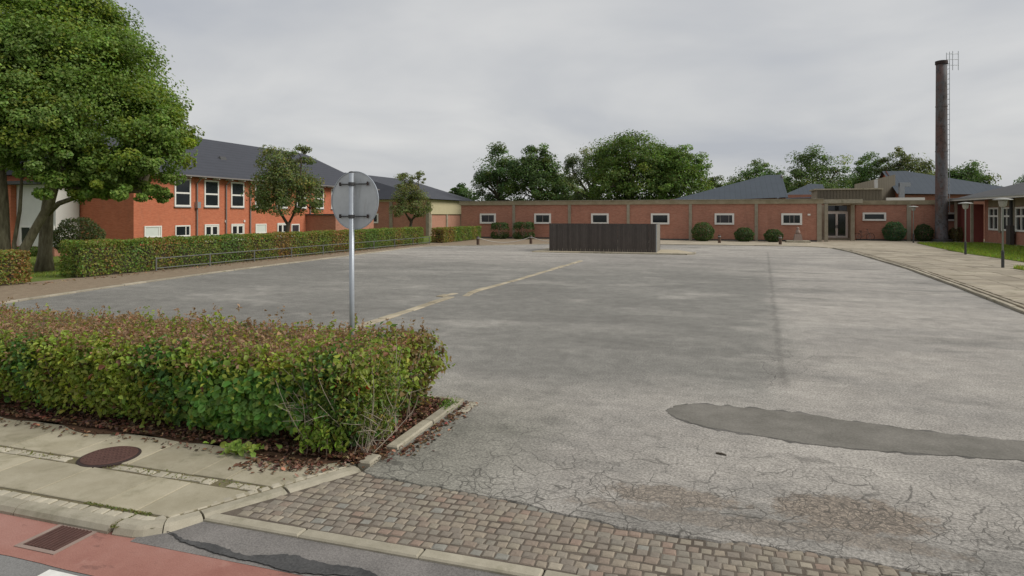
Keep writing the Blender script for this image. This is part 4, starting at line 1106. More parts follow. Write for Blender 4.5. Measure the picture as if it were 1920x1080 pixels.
# sculpture and bicycle by the entrance
sc_ = empty('stone_sculpture', (6.9, 60.4, 0)); tag(sc_, 'small weathered stone sculpture on a plinth beside the entrance', 'sculpture')
MB().cbox(6.0, 7.9, 59.8, 61.0, -.1, .18, .03).build('base_slab', 'kerb', sc_)
MB().add([(6.6,60.0,.18),(7.3,60.0,.18),(7.3,60.7,.18),(6.6,60.7,.18),(6.7,60.1,.75),(7.2,60.1,.75),(7.2,60.6,.75),(6.7,60.6,.75)], [(4,5,6,7),(0,1,5,4),(1,2,6,5),(2,3,7,6),(3,0,4,7)]).build('plinth', 'stone_grey', sc_)
MB().lathe(6.95, 60.35, [(.18, .75), (.20, .88), (.18, 1.02), (.09, 1.12), (.11, 1.18), (.12, 1.25), (.09, 1.32), (.03, 1.35)], 14).build('figure', 'stone_grey', sc_, True)
bi = empty('bicycle', (13.2, 66.5, 0)); tag(bi, 'parked bicycle leaning against the brick wall right of the entrance', 'bicycle')
by = 66.6
def ringm(x, z, r, t, n=24):
    return MB().tube([(x + r * cos(2 * pi * k / n), by, z + r * sin(2 * pi * k / n)) for k in range(n + 1)], t, 6)
for x in (12.75, 13.85):
    wl_ = ringm(x, .36, .34, .022).build('wheel', 'black_rubber', bi)
    m = MB()
    for k in range(8): m.tube([(x, by, .36), (x + .33 * cos(k * pi / 4), by, .36 + .33 * sin(k * pi / 4))], .005, 4)
    m.build('spokes', 'grey_metal', wl_)
for a, b in (((12.75, .36), (13.2, .33)), ((13.2, .33), (13.05, .85)), ((13.05, .8), (12.75, .36)), ((13.2, .33), (13.62, .78)), ((13.07, .78), (13.62, .84)), ((13.62, .98), (13.85, .36))):
    MB().tube([(a[0], by, a[1]), (b[0], by, b[1])], .02, 6).build('frame_tube', 'bike_paint', bi)
MB().cbox(12.9, 13.15, by - .07, by + .07, .86, .93, .02).build('saddle', 'black_rubber', bi)
MB().tube([(13.55, by - .28, 1.08), (13.62, by, 1.0), (13.55, by + .28, 1.08)], .016, 6).build('handlebar', 'dark_metal', bi)

# =================================================================== VEGETATION
def limb(mb, a, b, r0, r1, bend=.12, n=5, sides=7):
    a, b = Vector(a), Vector(b); L = (b - a).length; pts = []; rr = []
    o_ = Vector((random.uniform(-1, 1), random.uniform(-1, 1), random.uniform(-.5, 1))) * bend * L
    for k in range(n + 1):
        t = k / n; pts.append(a.lerp(b, t) + o_ * (4 * t * (1 - t)) * .5); rr.append(r0 + (r1 - r0) * t)
    mb.tube(pts, rr, sides)
def crown(blobs, nl, size, base, clump=.24, per=70, hue=.1, val=.3, yellow=.1, gaps=0.0, up=.5):
    """blobs: (x,y,z,rx,ry,rz). Leaves in clumps spread over and through the blobs."""
    A = np.array(blobs, float); wgt = (A[:, 3] * A[:, 4] + A[:, 4] * A[:, 5] + A[:, 3] * A[:, 5]); wgt /= wgt.sum()
    nc = max(6, nl // per); bi_ = rng.choice(len(A), nc, p=wgt)
    dirs = norm(rng.normal(size=(nc, 3))); dirs[:, 2] = np.where(dirs[:, 2] < -.55, -dirs[:, 2], dirs[:, 2])
    rad = 1 - np.abs(rng.normal(0, .22, nc)); rad = np.clip(rad, .1, 1.04)
    C = A[bi_, :3] + dirs * A[bi_, 3:] * rad[:, None]
    cs = clump * A[bi_, 3:].mean(1) * rng.uniform(.6, 1.35, nc)
    ct = np.exp(rng.normal(0, val * .5, nc)); cyel = rng.random(nc)
    k = rng.choice(nc, nl)
    off = rng.normal(size=(nl, 3)); rl_ = np.linalg.norm(off, axis=1, keepdims=True); off = off / rl_ * np.minimum(rl_, 1.75) * np.array([.62, .62, .42])
    P = C[k] + off * cs[k][:, None]
    Nn = norm(off) * .5 + dirs[k] * .45 + np.array([0, 0, up]) + rng.normal(size=(nl, 3)) * .55
    col = vary(base, nl, hue, val) * ct[k][:, None]
    yl = cyel[k] < yellow; col[yl] *= np.array([1.35, 1.12, .8])
    s = size * rng.uniform(.65, 1.3, nl)
    return P, Nn, s, np.clip(col, .004, .6), C
def tree(name, label, cat, base, trunk, blobs, nl, size, colr, group=None, bark_='bark', nbr=26, **k):
    r_ = empty(name, base); tag(r_, label, cat, group)
    P, Nn, s, col, C = crown(blobs, nl, size, colr, **k)
    V, F, cc = leaves(P, Nn, s, col)
    o = link('crown', fresh_mesh('crown', V, F, cc, 'leaf'), r_); o['kind'] = 'stuff'
    m = MB()
    for (pts, rr) in trunk: m.tube(pts, rr, 10)
    tops = [Vector(t[0][-1]) for t in trunk]
    for b in blobs:
        c = Vector(b[:3]); t = min(tops, key=lambda q: (q - c).length)
        limb(m, t, c, trunk[0][1][-1] * .8, trunk[0][1][-1] * .25, .15)
    m.build('trunk', bark_, r_, True)
    m = MB()
    bl = [Vector(b[:3]) for b in blobs]
    for c in C[rng.choice(len(C), min(nbr * 3, len(C)), replace=False)]:
        c = Vector(c); a = min(bl, key=lambda q: (q - c).length)
        limb(m, a, c, trunk[0][1][-1] * .22, trunk[0][1][-1] * .06, .2, 3, 5)
    m.build('branches', bark_, r_)['kind'] = 'stuff'
    return r_
def cw(X, d, z, ox=0, oy=0):
    """point given by metres right of, and metres in front of, the point where the photographer stood"""
    return (X * R2[0] + d * F2[0], X * R2[1] + d * F2[1], z)
def blobs_cw(lst): return [(*cw(X, d, z), rx, ry, rz) for X, d, z, rx, ry, rz in lst]

# big tree at left: dark upright trunk with a long low limb to the right
T1 = cw(-24.9, 34.2, -.6)
tr1 = [([cw(-25.0, 34.2, -.7), cw(-24.95, 34.2, .4), cw(-24.85, 34.2, 2.5), cw(-24.6, 34.2, 4.2), cw(-24.2, 34.0, 7)], [.48, .32, .29, .27, .2]),
       ([cw(-24.8, 34.1, 2.4), cw(-23.8, 33.6, 3.0), cw(-22.2, 32.8, 3.35), cw(-20.4, 32.2, 3.3), cw(-18.4, 31.6, 3.6)], [.15, .13, .11, .08, .04])]
B1 = blobs_cw([(-23.6, 34, 8.6, 5.0, 4.6, 4.4), (-25.0, 34, 11.4, 4.4, 4.2, 3.6), (-20.6, 33, 6.9, 3.6, 3.4, 2.5), (-21.8, 33.5, 9.4, 3.4, 3.2, 2.4), (-23.0, 34, 12.0, 2.8, 2.8, 2.0),
               (-18.6, 32.4, 5.0, 2.1, 2.2, 1.5), (-20.6, 31.8, 4.5, 2.3, 2.2, 1.35), (-23.0, 31.2, 5.4, 2.8, 2.2, 1.6), (-18.3, 32.6, 6.6, 1.9, 2.0, 1.4), (-26.5, 32, 6.5, 3.2, 2.6, 2.2), (-25.5, 33, 14.0, 2.8, 2.6, 1.8), (-18.5, 31.8, 4.3, 1.9, 1.7, 1.1), (-20.0, 31.4, 3.7, 1.9, 1.6, .9), (-17.9, 32.2, 5.6, 1.7, 1.6, 1.2), (-18.2, 31.6, 3.3, 1.3, 1.2, .6), (-19.5, 31.5, 3.5, 1.9, 1.6, .8), (-21.6, 31.0, 3.7, 1.9, 1.5, .8), (-23.4, 31.0, 4.2, 1.8, 1.5, .9), (-27, 31, 4.6, 2.0, 1.8, 1.2)])
tree('broadleaf_tree', 'large bright green tree with dark upright trunk and long low limb at the left', 'tree', T1, tr1, B1, 150000, .168, (0.108, 0.162, 0.034), clump=.25, per=170, yellow=.16, val=.34, hue=.07)
# second stem group: pale leaning trunks at the very left
T2 = cw(-24.4, 31.2, -.6)
tr2 = [([cw(-24.1, 31.2, -.7), cw(-23.9, 31.2, .5), cw(-23.3, 31.2, 1.6), cw(-22.5, 31.2, 3.0), cw(-21.9, 31.0, 4.6), cw(-21.8, 30.9, 6.5)], [.32, .23, .20, .19, .16, .11]),
       ([cw(-24.75, 31.3, -.7), cw(-24.75, 31.2, 1.0), cw(-24.8, 31.2, 3.0), cw(-24.9, 31.1, 6.0)], [.34, .25, .22, .16]),
       ([cw(-24.3, 31.3, -.6), cw(-24.35, 31.3, 1.0), cw(-24.15, 31.4, 2.6), cw(-24.0, 31.4, 5)], [.12, .09, .08, .06])]
B2 = blobs_cw([(-25.0, 31, 8.0, 3.6, 3.2, 3.0), (-22.8, 30.6, 6.6, 2.7, 2.4, 2.0), (-26.5, 30.5, 10.2, 3.2, 3.0, 2.6), (-23.5, 31, 9.6, 2.6, 2.4, 2.0), (-25.8, 30.2, 5.4, 2.2, 2.0, 1.3), (-22.3, 30.2, 5.0, 1.7, 1.5, 1.0)])
tree('broadleaf_tree', 'tree with pale leaning trunks at the left edge of the view', 'tree', T2, tr2, B2, 62000, .16, (0.112, 0.168, 0.042), clump=.27, per=170, yellow=.16, val=.34, hue=.07)

# two small trees behind the hedge
def small(X, d, label, w_, top, nl, colr, bot=3.0):
    zb = lawn_z(X * R2[0] + d * F2[0], 0)
    trk = [([cw(X, d, zb - .1), cw(X + .05, d, 1.2), cw(X + .15, d, 1.9)], [.19, .15, .13]),
           ([cw(X + .1, d, 1.7), cw(X - .45, d, 2.6), cw(X - .75, d, 3.8)], [.1, .085, .05]), ([cw(X + .12, d, 1.7), cw(X + .6, d, 2.7), cw(X + .75, d, 4.0)], [.09, .08, .05])]
    h = top - bot; z0 = bot + h * .42
    bl = blobs_cw([(X - .1, d, z0, w_ * .37, w_ * .37, h * .30), (X - w_ * .2, d - .3, z0 - h * .08, w_ * .27, w_ * .25, h * .24), (X + w_ * .22, d + .2, z0 - h * .08, w_ * .26, w_ * .25, h * .24),
                   (X - w_ * .12, d, z0 + h * .32, w_ * .24, w_ * .24, h * .18), (X + w_ * .2, d, z0 + h * .36, w_ * .16, w_ * .16, h * .15), (X - w_ * .1, d - .5, z0 - h * .25, w_ * .3, w_ * .25, h * .14), (X + w_ * .3, d + .2, z0 - h * .26, w_ * .18, w_ * .2, h * .12)])
    tree('small_tree', label, 'tree', cw(X, d, zb), trk, bl, nl, .15, colr, 'small trees behind the left hedge', 'bark_dark', clump=.34, per=45, val=.4, hue=.12, nbr=20)
small(-15.5, 44, 'small forked tree in front of the orange brick school', 5.1, 7.6, 14000, (0.105, 0.128, 0.05), 1.9)
small(-9.85, 61.8, 'small tree right of the round sign before the far hall', 4.2, 6.9, 8500, (0.112, 0.128, 0.05), 1.7)

# background trees
def bgtree(u, d, wpx, topv, label, nl, colr, sz=.42, lobes=9, botz=2.0, seed=0, gaps=False):
    random.seed(seed)
    X = (u - 960) / 1200 * d; wd = wpx / 1200 * d; top_ = 2.4 + (403 - topv) / 1200 * d
    h = top_ - botz; bl = [(X, d, botz + h * .5, wd * .40, wd * .38, h * .40), (X - wd * .22, d, botz + h * .42, wd * .25, wd * .25, h * .28), (X + wd * .22, d, botz + h * .42, wd * .25, wd * .25, h * .28)]
    for k in range(lobes):
        a = 2 * pi * k / lobes + random.uniform(-.3, .3); rr = wd * random.uniform(.22, .34); zz = botz + h * random.uniform(.30, .74)
        bl.append((X + rr * cos(a), d + rr * sin(a), zz, wd * random.uniform(.15, .22), wd * .19, h * random.uniform(.13, .2)))
    for k in range(4): bl.append((X + wd * (k - 1.5) * .24, d + random.uniform(-1, 1), botz + h * random.uniform(.14, .26), wd * .2, wd * .2, h * .15))
    bl.append((X + wd * random.uniform(-.1, .1), d, botz + h * .80, wd * .2, wd * .2, h * .2))
    bl.append((X + wd * random.uniform(-.15, .15), d, botz + h * .72, wd * .24, wd * .24, h * .17))
    trk = [([cw(X, d, -.8), cw(X, d, botz), cw(X + .2, d, botz + h * .35)], [.5, .4, .28])]
    tree('background_tree', label, 'tree', cw(X, d, -.8), trk, blobs_cw(bl), int(nl * 2.6), sz * .74, tuple(q * 1.55 for q in colr), 'trees behind the school', 'bark_dark', clump=(.42 if gaps else .36), per=(150 if gaps else 95), val=.45, nbr=(30 if gaps else 12))
DG = (0.040, 0.066, 0.022)
bgtree(862, 125, 70, 343, 'low dark tree just above the end of the hall roof', 3500, DG, .5, 5, 0, 1)
bgtree(935, 104, 105, 272, 'tall gappy tree, leftmost of the pair left of centre', 6500, (0.042, 0.068, 0.028), .42, 8, 0, 2, True)
bgtree(1005, 100, 110, 266, 'dense dark tree beside the gappy one left of centre', 9000, (0.038, 0.06, 0.02), .42, 8, 0, 3)
bgtree(1108, 106, 110, 262, 'thin bare-topped tree left of the biggest background tree', 4200, (0.055, 0.07, 0.035), .38, 7, 0, 4, True)
bgtree(1180, 98, 190, 243, 'biggest background tree, high rounded crown at centre', 16000, (0.052, 0.078, 0.02), .42, 10, 0, 5)
bgtree(1268, 95, 130, 268, 'broad green tree at the right shoulder of the biggest one', 10000, (0.06, 0.092, 0.022), .42, 8, 0, 6)
bgtree(1350, 135, 90, 328, 'small distant tree low above the blue-grey roof', 3500, (0.06, 0.08, 0.03), .5, 6, 0, 7)
bgtree(1422, 128, 120, 300, 'dark distant tree above the blue-grey metal roof', 5000, DG, .5, 7, 0, 8)
bgtree(1530, 122, 150, 279, 'rounded distant tree above the entrance', 8500, (0.05, 0.074, 0.026), .48, 9, 0, 9, True)
bgtree(1640, 124, 105, 285, 'dark distant tree left of the chimney', 6000, DG, .48, 7, 0, 10)
bgtree(1695, 120, 110, 279, 'distant tree with brownish top just left of the chimney', 6000, (0.058, 0.07, 0.03), .48, 7, 0, 11)
bgtree(1815, 118, 110, 297, 'rounded distant tree right of the chimney', 6500, (0.045, 0.072, 0.024), .46, 7, 0, 12)
bgtree(1945, 118, 100, 312, 'dark distant tree at the right edge of the view', 5000, DG, .46, 7, 0, 13)
bgtree(1470, 150, 110, 322, 'far hazy tree between the metal roofs', 3500, (0.05, 0.07, 0.03), .55, 6, 0, 14)

bgtree(1385, 140, 130, 332, 'low distant tree behind the left end of the blue-grey roof', 4500, (0.052, 0.07, 0.028), .5, 7, 0, 15)
bgtree(1590, 138, 130, 318, 'low dark tree in the gap above the roof screen', 4500, DG, .5, 7, 0, 16)
bgtree(1750, 138, 130, 322, 'low dark tree directly behind the chimney', 4500, DG, .5, 7, 0, 17)
bgtree(1062, 120, 110, 322, 'low green tree in the gap between the two left tree groups', 4500, (0.05, 0.072, 0.028), .45, 7, 0, 18)

# --- hedges
def hedge_pts(x0, x1, y0, y1, h, n, lump=.08, freq=1.6, depth=.12, z0=.05, ends=True):
    """points close under the surface of a clipped hedge box, with outward normals"""
    faces_ = [('-y', (x1 - x0) * h), ('+y', (x1 - x0) * h), ('-x', (y1 - y0) * h), ('+x', (y1 - y0) * h), ('z', (x1 - x0) * (y1 - y0))]
    a = np.array([q[1] for q in faces_]); k = rng.choice(5, n, p=a / a.sum())
    u = rng.random((n, 3)); P = np.stack([x0 + u[:, 0] * (x1 - x0), y0 + u[:, 1] * (y1 - y0), z0 + u[:, 2] * (h - z0)], 1)
    Nn = np.zeros((n, 3)); dep = np.abs(rng.normal(0, depth, n)) - .02
    for i, (ax, sg_, c) in enumerate(((1, -1, y0), (1, 1, y1), (0, -1, x0), (0, 1, x1), (2, 1, h))):
        s = k == i; P[s, ax] = c - sg_ * dep[s]; Nn[s, ax] = sg_
    bul = (np.sin(P[:, 0] * freq * 2.1 + P[:, 2] * 3) + np.sin(P[:, 1] * freq * 1.7 + 1.3 + P[:, 2] * 2) + np.sin(P[:, 0] * freq * 4.7 + P[:, 1] * freq * 3.9 + P[:, 2] * 5)) / 3
    P += Nn * (bul * lump)[:, None]
    # round the top edges
    return P, Nn, k
def far_hedge(label, x0, x1, y0, y1, h, n, size, group='clipped hedges along the left of the lot'):
    r_ = empty('clipped_hedge', ((x0 + x1) / 2, (y0 + y1) / 2, 0)); tag(r_, label, 'hedge', group)
    P, Nn, k = hedge_pts(x0, x1, y0, y1, h, n, .07, .9, .10)
    ph = np.sin(P[:, 1] * .9) + np.sin(P[:, 1] * 2.3 + 1) + np.sin(P[:, 1] * .37 + 2) + rng.normal(0, 1.0, n)
    col = vary((0.135, 0.16, 0.036), n, .12, .35)
    br = ph > 1.3; col[br] = vary((0.20, 0.13, 0.048), br.sum(), .15, .3)
    gr = ph < -1.2; col[gr] = vary((0.095, 0.15, 0.036), gr.sum(), .12, .3)
    V, F, cc = leaves(P, Nn * .7 + np.array([0, 0, .35]) + rng.normal(size=(n, 3)) * .6, size * rng.uniform(.6, 1.3, n), col)
    o = link('foliage', fresh_mesh('foliage', V, F, cc, 'leaf'), r_); o['kind'] = 'stuff'
    m = MB()
    for i in range(int((y1 - y0) * 6)):
        y = random.uniform(y0 + .1, y1 - .1); x = random.uniform(x0 + .15, x1 - .15)
        limb(m, (x, y, -.05), (x + random.uniform(-.3, .3), y + random.uniform(-.3, .3), h * random.uniform(.6, .97)), .022, .008, .15, 3, 4)
    m.build('stems', 'twig', r_)['kind'] = 'stuff'
    # dense inner wood
    MB().box(x0 + .3, x1 - .3, y0 + .3, y1 - .3, 0, h - .3).build('inner_growth', 'bark_dark', r_)
random.seed(99)
far_hedge('long clipped hedge with browning leaves behind the low rail', -24.0, -22.85, 18.2, 48.2, 1.37, 46000, .105)
far_hedge('short clipped hedge between the rail and the first bollard', -23.1, -21.9, 50.2, 59.4, 1.28, 12000, .12)
far_hedge('clipped hedge stub at the left edge of the view', -24.0, -22.8, 8.0, 16.3, 1.15, 18000, .09)

def bush(label, x, y, r, h, n, colr, size=.11, boxy=False, cat='bush'):
    r_ = empty('round_bush', (x, y, 0)); tag(r_, label, cat, 'bushes along the brick walls')
    d_ = norm(rng.normal(size=(n, 3)))
    if boxy: d_ = np.sign(d_) * np.abs(d_) ** .5; 
    rad = 1 - np.abs(rng.normal(0, .10, n))
    lump = 1 + .07 * np.sin(d_[:, 0] * 7 + x) * np.sin(d_[:, 1] * 6) + .05 * np.sin(d_[:, 2] * 9)
    P = np.array([x, y, h * .48]) + d_ * np.array([r, r, h * .52]) * (rad * lump)[:, None]; P[:, 2] = np.maximum(P[:, 2], .03)
    V, F, cc = leaves(P, d_ * .8 + np.array([0, 0, .3]) + rng.normal(size=(n, 3)) * .55, size * rng.uniform(.6, 1.3, n), vary(colr, n, .12, .4))
    o = link('foliage', fresh_mesh('foliage', V, F, cc, 'leaf'), r_); o['kind'] = 'stuff'
    m = MB()
    for k in range(9): limb(m, (x + random.uniform(-.1, .1), y, 0), (x + random.uniform(-.6, .6) * r, y + random.uniform(-.6, .6) * r, h * random.uniform(.5, .85)), .03, .01, .15, 3, 5)
    m.build('stems', 'twig', r_)
GB = (0.045, 0.072, 0.024)
bush('dark trimmed bush at the far left of the long wall', -20.5, 60.9, .82, 1.62, 2600, GB, .13, True)
bush('dark trimmed bush right of the leftmost concrete pillar', -18.0, 61.0, .98, 1.68, 3000, GB, .13, True)
bush('round bush, largest of the three right of the enclosure', -.95, 60.9, 1.0, 1.7, 3000, (0.055, 0.085, 0.028), .13)
bush('round dark bush, middle of the three right of the enclosure', 2.6, 60.9, .84, 1.25, 2400, GB, .13)
bush('small round bush left of the stone sculpture', 5.0, 60.6, .78, 1.12, 2200, GB, .13)
bush('pointed green bush under the window right of the entrance', 15.7, 66.2, .95, 1.75, 2600, (0.05, 0.095, 0.045), .14)
bush('dark bush close to the left of the chimney', 18.0, 66.0, .75, 1.55, 2400, (0.035, 0.055, 0.02), .13)
bush('brownish bush close to the right of the chimney', 20.7, 66.2, .8, 1.3, 2200, (0.09, 0.075, 0.03), .13)
bush('rounded shrub behind the left end of the long hedge', -36.5, 28.9, 1.35, 2.2, 5000, (0.06, 0.075, 0.028), .13)
bush('low leafy shrub on the lawn beside the pale trunks', -38.0, 27.0, .9, .55, 2000, (0.11, 0.16, 0.04), .13)

# --- front hedge
fh = empty('front_hedge', (-6, 6.3, 0)); tag(fh, 'overgrown mixed hedge with brown top in the front planting bed', 'hedge')
random.seed(5)
HX0, HX1, HY0, HY1, HH = -13.0, -3.32, 5.52, 7.25, .915
def fh_shape(P, Nn, k):
    # sag at the foot, round shoulders, ragged top
    x, y, z = P[:, 0], P[:, 1], P[:, 2]
    low = np.clip(1 - z / .45, 0, 1)
    P[:, 1] += np.where(k == 0, low * .16, 0)
    sh_ = np.clip((z - .72) / .25, 0, 1)
    P[:, 1] += np.where(k == 0, sh_ ** 2 * .16, 0)
    P[:, 0] -= np.where(k == 3, sh_ ** 2 * .18 + low * .22, 0)
    e = np.clip((HY0 + .30 - y) / .3, 0, 1); P[:, 2] -= np.where(k == 4, e ** 2 * .12, 0)
    top_ = .02 * np.sin(x * 1.7 + 1) + .015 * np.sin(x * 3.9 + y * 2)
    P[:, 2] += np.where(z > .5, (top_ - .05 * np.clip((-5.5 - x) / 3, 0, 1)) * (z - .5) * 2, 0)
    # right end swells out over the kerb at the back
    g = np.exp(-((y - 7.05) / .38) ** 2 - ((z - .62) / .28) ** 2); P[:, 0] += np.where(k == 3, g * .22, 0)
    return P
n = 118000
P, Nn, k = hedge_pts(HX0, HX1, HY0, HY1, HH, n, .06, 2.3, .13)
P += rng.normal(0, .05, P.shape)
near_ = (k == 0) | (k == 3) | (k == 4) | (rng.random(n) < .25)
P, Nn, k = P[near_], Nn[near_], k[near_]; n = len(P)
zrel = P[:, 2].copy()
P = fh_shape(P, Nn, k)
# thin out the foot and open gaps
gapf = np.sin(P[:, 0] * 3.7 + P[:, 2] * 5) + np.sin(P[:, 0] * 9.1 + P[:, 2] * 8 + 2) + np.sin(P[:, 0] * 1.9 + 4)
keep = (rng.random(n) < np.clip(.25 + P[:, 2] * 3.2, 0, 1)) & ~((gapf > 1.0) & (rng.random(n) < .78) & (k == 0))
P, Nn, k, zrel = P[keep], Nn[keep], k[keep], zrel[keep]; n = len(P)
sh_ = np.sin(P[:, 0] * 2.6 + 1) + np.sin(P[:, 0] * 6.1 + P[:, 2] * 4) + np.sin(P[:, 0] * 13 + P[:, 2] * 17) * .6 + rng.normal(0, .5, n)
col = vary((0.17, 0.215, 0.042), n, .09, .28)
lime = sh_ > 1.0; col[lime] = vary((0.24, 0.285, 0.052), lime.sum(), .08, .25)
dk = sh_ < -1.2; col[dk] = vary((0.08, 0.15, 0.042), dk.sum(), .12, .3)
# the clipped top has dried brown
pb = np.clip((zrel - .70) / .2, 0, 1) * np.where(k == 4, np.clip((P[:, 1] - 5.55) / .35, 0.15, 1), .45)
pb *= np.where(P[:, 0] > -4.2, .6, .92)
br = rng.random(n) < pb
cb = vary((0.235, 0.145, 0.095), n, .08, .3); col[br] = cb[br]
dd_ = (rng.random(n) < .05) & ~br; col[dd_] = vary((0.15, 0.10, 0.05), dd_.sum(), .15, .3)
# brown, dried right end low down at the back
be = (P[:, 0] > -3.5) & (P[:, 1] > 6.6) & (rng.random(n) < .55); col[be] = vary((0.17, 0.125, 0.06), be.sum(), .12, .3)
sz = np.where(br, .036, .052) * np.exp(rng.normal(0, .3, n))
keep = ~((P[:, 0] > -5.55) & (P[:, 0] < -4.05) & (k == 0) & (P[:, 2] < .78) & (rng.random(n) < .6))
P, Nn, col, sz, br = P[keep], Nn[keep], col[keep], sz[keep], br[keep]; n = len(P)
V, F, cc = leaves(P, Nn * .6 + np.array([0, 0, .4]) + rng.normal(size=(n, 3)) * .65, sz, col, oval=True)
o = link('foliage', fresh_mesh('foliage', V, F, cc, 'leaf'), fh); o['kind'] = 'stuff'
# broad-leaved shrub grown through the front
nb_l = 2000
uu = rng.random((nb_l, 2)); a_ = rng.uniform(0, 2 * pi, nb_l); r_ = np.sqrt(rng.random(nb_l))
r_ = r_ * (1 + .22 * np.sin(a_ * 3 + 1) + .15 * np.sin(a_ * 7))
P2 = np.stack([-4.72 + r_ * np.cos(a_) * .85 + rng.normal(0, .05, nb_l), HY0 + .02 - .08 * np.clip(1 - r_ ** 2, 0, 1) + .05 * np.sin(r_ * np.cos(a_) * 9) * np.sin(r_ * np.sin(a_) * 6) + np.abs(rng.normal(0, .09, nb_l)), .43 + r_ * np.sin(a_) * .36 + rng.normal(0, .03, nb_l)], 1)
P2[:, 2] = np.maximum(P2[:, 2], .05)
P2[:, 1] += np.clip(.3 - P2[:, 2], 0, 1) * .25
N2 = np.stack([rng.normal(0, .45, nb_l), -np.ones(nb_l) * .8, .55 + rng.normal(0, .45, nb_l)], 1)
c2 = vary((0.095, 0.185, 0.045), nb_l, .10, .35); yl = rng.random(nb_l) < .25; c2[yl] *= np.array([1.6, 1.35, 1.0])
s2 = .078 * rng.uniform(.7, 1.3, nb_l)
order = np.argsort(P2[:, 1]); P2, N2, c2, s2 = P2[order], N2[order], c2[order], s2[order]
V, F, cc = leaves(P2[240:], N2[240:], s2[240:], c2[240:], wid=.42, oval=True)
o = link('broad_foliage', fresh_mesh('broad_foliage', V, F, cc, 'leaf'), fh); o['kind'] = 'stuff'
lm = []
for q in range(8):
    c = vary((0.105, 0.195, 0.045), 1, .1, .3) * (1.5 if q % 3 == 0 else 1)
    V, F, cc = leaves(np.zeros((1, 3)), np.array([[0, 0, 1.0]]), np.array([1.0]), c, wid=.42, oval=True)
    lm.append(fresh_mesh('leaf', V, F, cc, 'leaf'))
for q in range(240):
    o = link('leaf', lm[q % 8], fh, tuple(P2[q]))
    o.rotation_euler = Vector(N2[q]).to_track_quat('Z', 'Y').to_euler(); o.scale = (s2[q],) * 3
# feathery right-hand bush: pale twigs and fine leaves
m = MB(); tips = []
for q in range(150):
    b0 = (random.uniform(-4.0, -3.25), random.uniform(5.55, 6.3), .0)
    e0 = (b0[0] + random.uniform(-.45, .35), b0[1] + random.uniform(-.35, .35), random.uniform(.35, .98))
    limb(m, b0, e0, random.uniform(.004, .008), .002, .10, 5, 5); tips.append(e0)
    for r__ in range(3):
        t = random.uniform(.4, .95); a0 = Vector(b0).lerp(Vector(e0), t); limb(m, a0, a0 + Vector((random.uniform(-.22, .22), random.uniform(-.22, .12), random.uniform(-.02, .22))), .003, .0012, .12, 3, 4)
m.build('bare_twigs', 'twig_grey', fh)['kind'] = 'stuff'
m = MB()
for q in range(520):
    b0 = (random.uniform(HX0, HX1), random.uniform(HY0 + .2, HY1), 0); 
    limb(m, b0, (b0[0] + random.uniform(-.25, .25), b0[1] + random.uniform(-.3, .2), random.uniform(.6, .98)), .011, .003, .2, 4, 4)
m.build('stems', 'twig', fh)['kind'] = 'stuff'
m = MB()
for q in range(1500):   # dry twig tips that stand up out of the clipped top
    b0 = Vector((random.uniform(-10, HX1), random.uniform(HY0 + .2, HY1), HH - .12)); m.tube([b0, b0 + Vector((random.uniform(-.06, .06), random.uniform(-.06, .06), random.uniform(.08, .21)))], [.004, .0015], 3)
m.build('dry_twigs', 'twig', fh)['kind'] = 'stuff'
n = 11000
P3 = np.stack([rng.uniform(-3.95, -3.2, n), rng.uniform(5.42, 6.4, n), rng.uniform(.08, .9, n)], 1)
rr_ = ((P3[:, 0] + 3.6) / .5) ** 2 + ((P3[:, 1] - 5.95) / .55) ** 2 + ((P3[:, 2] - .5) / .5) ** 2
P3 = P3[(rr_ < 1) & (rr_ > .25)]; n = len(P3)
P3 += .04 * np.sin(P3[:, [1, 2, 0]] * 14)
c3 = vary((0.12, 0.165, 0.04), n, .13, .35); y3 = rng.random(n) < .2; c3[y3] = vary((0.2, 0.16, 0.06), y3.sum(), .1, .3)
V, F, cc = leaves(P3, rng.normal(size=(n, 3)) + np.array([0, -.4, .6]), .045 * rng.uniform(.6, 1.4, n), c3, wid=.2, oval=True)
o = link('fine_foliage', fresh_mesh('fine_foliage', V, F, cc, 'leaf'), fh); o['kind'] = 'stuff'
# loose shoots standing out of the clipped faces
ns = 900
qi = rng.choice(np.where((P[:, 2] > .25))[0], ns); S0 = P[qi]; D0 = norm(Nn[qi] * .6 + np.array([0, 0, .7]) + rng.normal(size=(ns, 3)) * .35); Ls = rng.uniform(.08, .30, ns)
tt = rng.random((ns, 11)); P7 = (S0[:, None, :] + D0[:, None, :] * (tt * Ls[:, None])[:, :, None] + rng.normal(0, .012, (ns, 11, 3))).reshape(-1, 3)
c7 = np.repeat(np.where((S0[:, 2] > .8)[:, None] & (rng.random((ns, 1)) < .65), np.array([[.21, .135, .085]]), np.array([[.17, .215, .045]])), 11, 0) * np.exp(rng.normal(0, .18, (ns * 11, 1)))
V, F, cc = leaves(P7, rng.normal(size=(ns * 11, 3)) * .6 + np.array([0, -.3, .6]), .042 * rng.uniform(.6, 1.3, ns * 11), c7, wid=.26, oval=True)
o = link('loose_shoots', fresh_mesh('loose_shoots', V, F, cc, 'leaf'), fh); o['kind'] = 'stuff'
# spray of orange-red leaves
n = 46
P4 = np.array([-3.42, 5.58, .70]) + rng.normal(size=(n, 3)) * np.array([.07, .03, .05])
V, F, cc = leaves(P4, rng.normal(size=(n, 3)) * .6 + np.array([0, -.8, .3]), .055 * rng.uniform(.7, 1.3, n), vary((0.42, 0.075, 0.03), n, .1, .2), wid=.22, oval=True)
o = link('red_leaves', fresh_mesh('red_leaves', V, F, cc, 'leaf'), fh); o['label'] = 'spray of orange-red leaves'
